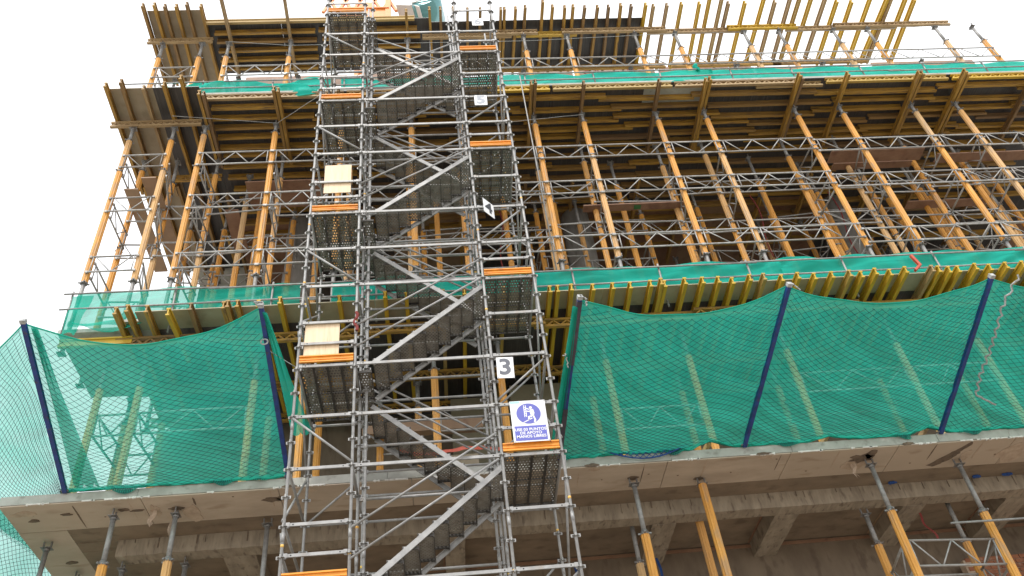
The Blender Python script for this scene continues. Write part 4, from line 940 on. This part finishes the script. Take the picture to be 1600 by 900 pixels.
o = obj('red_tape', MB().grid(lambda u, v: (10.05 + .05 * u + .12 * v + .03 * math.sin(v * 9), 16.5 + .05 * math.sin(v * 5), 10.0 - .75 * v), 2, 14).mesh('rt', 'paintr')); tag(o, 'dark red tape dangling from the edge beam at the lower right', 'tape')
for i, (x, z) in enumerate(((2.75, 9.7), (4.55, 9.6))):
    o = obj('blue_netting_strip', MB().grid(lambda u, v, x=x: (x + .06 * u + .05 * math.sin(v * 6), 17.7, 9.9 - 1.3 * v), 2, 12).mesh('bs', 'ropeb')); tag(o, 'dark blue netting strip hanging under the slab, %s of two right of the tower' % ('left', 'right')[i], 'netting')
# ------------------------------------------------------------------ thin wires across the upper storeys
rope([(-6.95, 14.9, 22.7), (-4.1, 15.2, 22.62), (-2.3, 13.0, 21.0)], .008, 'rope', 'thin wire slanting below the upper deck left of the tower', .004, 'wire')
rope([(-5.9, 15.0, 26.7), (-4.0, 15.0, 26.4), (3.4, 15.0, 26.35), (8.4, 15.0, 26.6)], .008, 'rope', 'thin wire strung along the short props under the top deck', .004, 'wire')
rope([(8.4, 15.0, 26.6), (15.0, 15.0, 26.55), (24.0, 15.0, 27.2)], .006, 'rope', 'thin wire running right across the open sky from the top deck', .003, 'wire')
rope([(2.5, 15.1, 22.2), (4.7, 15.1, 22.45)], .008, 'rope', 'thin wire between two tall props right of the tower', .004, 'wire')
o = obj('scaffold_tube', MB().tube((2.85, 14.1, 23.0), (3.05, 15.0, 14.7), .018, 8).mesh('t', 'steel')); tag(o, 'long thin upright tube hanging right beside the stair tower', 'tube')

# ------------------------------------------------------------------ tower crane behind the roof line
cr = thing('tower_crane', 'orange tower crane top with white glazed cab above the top deck', 'crane', (-1.5, 26, 40))
def cp(n, mb, m, par=cr):
    o = obj(n, mb.mesh(n, m), par); return o
cp('mast', MB().box(-1.9, -1.7, -.1, .1, -40, 5.3).box(-.3, -.1, -.1, .1, -40, 5.3).box(-1.9, -1.7, 1.5, 1.7, -40, 5.3).box(-.3, -.1, 1.5, 1.7, -40, 5.3), 'crane')
mb = MB()
for k in range(22): mb.bar((-1.8, 0, -40 + k * 2), (-.2, 0, -39 + k * 2), .1, .1).bar((-.2, 0, -39 + k * 2), (-1.8, 0, -38 + k * 2), .1, .1)
cp('mast_bracing', mb, 'crane')
cp('slewing_platform', MB().box(-2.6, .0, -1.2, 1.8, 5.3, 5.45).box(-2.6, -.1, -1.2, -1.1, 5.45, 6.1).box(-2.6, .0, -1.3, 1.8, 6.1, 6.2).box(-.2, .1, -1.25, -.9, 5.1, 9.0), 'crane')
mb = MB()
for k in range(5):
    x = -3.6 + k * .8; mb.bar((x, -1, 6.2), (x + .8, -1, 8.5), .14, .14).bar((x + .8, -1, 6.2), (x, -1, 8.5), .14, .14)
mb.bar((-4.5, -1, 8.5), (2, -1, 8.5), .2, .2).tube((-1.2, -1.1, 6.6), (-1.2, -.4, 6.6), .45, 16)
cp('jib_foot_lattice', mb, 'crane')
cab = obj('cab', MB().mesh('cabempty', 'cabw') if False else None, cr, (1.45, -1.0, 5.5), (0, math.radians(24), math.radians(-12)))
obj('cab_shell', MB().box(-.95, .0, -.8, .9, -.1, 2.6).box(-.04, .04, -.86, -.8, -.15, 2.6).bar((0, -.5, -.1), (.55, -.5, -.28), .7, .05).mesh('cs', 'cabw'), cab)
gl = MB(); n = 10
for i in range(n + 1):
    a = i / n * 3.0 - 1.55; gl.v += [(.08 + 1.1 * math.cos(a), -.82, .85 + 1.1 * math.sin(a)), (.08 + 1.1 * math.cos(a), .88, .85 + 1.1 * math.sin(a))]
k0 = len(gl.v); gl.v += [(.05, -.88, 0), (.05, .88, 0)]
for i in range(n): gl.f += [(2 * i, 2 * i + 1, 2 * i + 3, 2 * i + 2), (k0, 2 * i, 2 * i + 2), (k0 + 1, 2 * i + 3, 2 * i + 1)]; gl.sm += [True, False, False]
gl.f.append((k0, k0 + 1, 1, 0)); gl.sm.append(False)
obj('windscreen', gl.mesh('ws', 'glass'), cab)
obj('cab_frame', MB().bar((.05, -.92, -.05), (1.25, -.92, .7), .06, .06).bar((.05, -.92, -.05), (.9, -.92, 1.9), .06, .06).bar((.05, -.92, -.05), (.0, -.92, 2.4), .06, .06).mesh('cf', 'cabw'), cab)
cp('cable', MB().tube((-1.2, -1, 8.4), (-6.5, -6, 1.5), .03, 6), 'red')
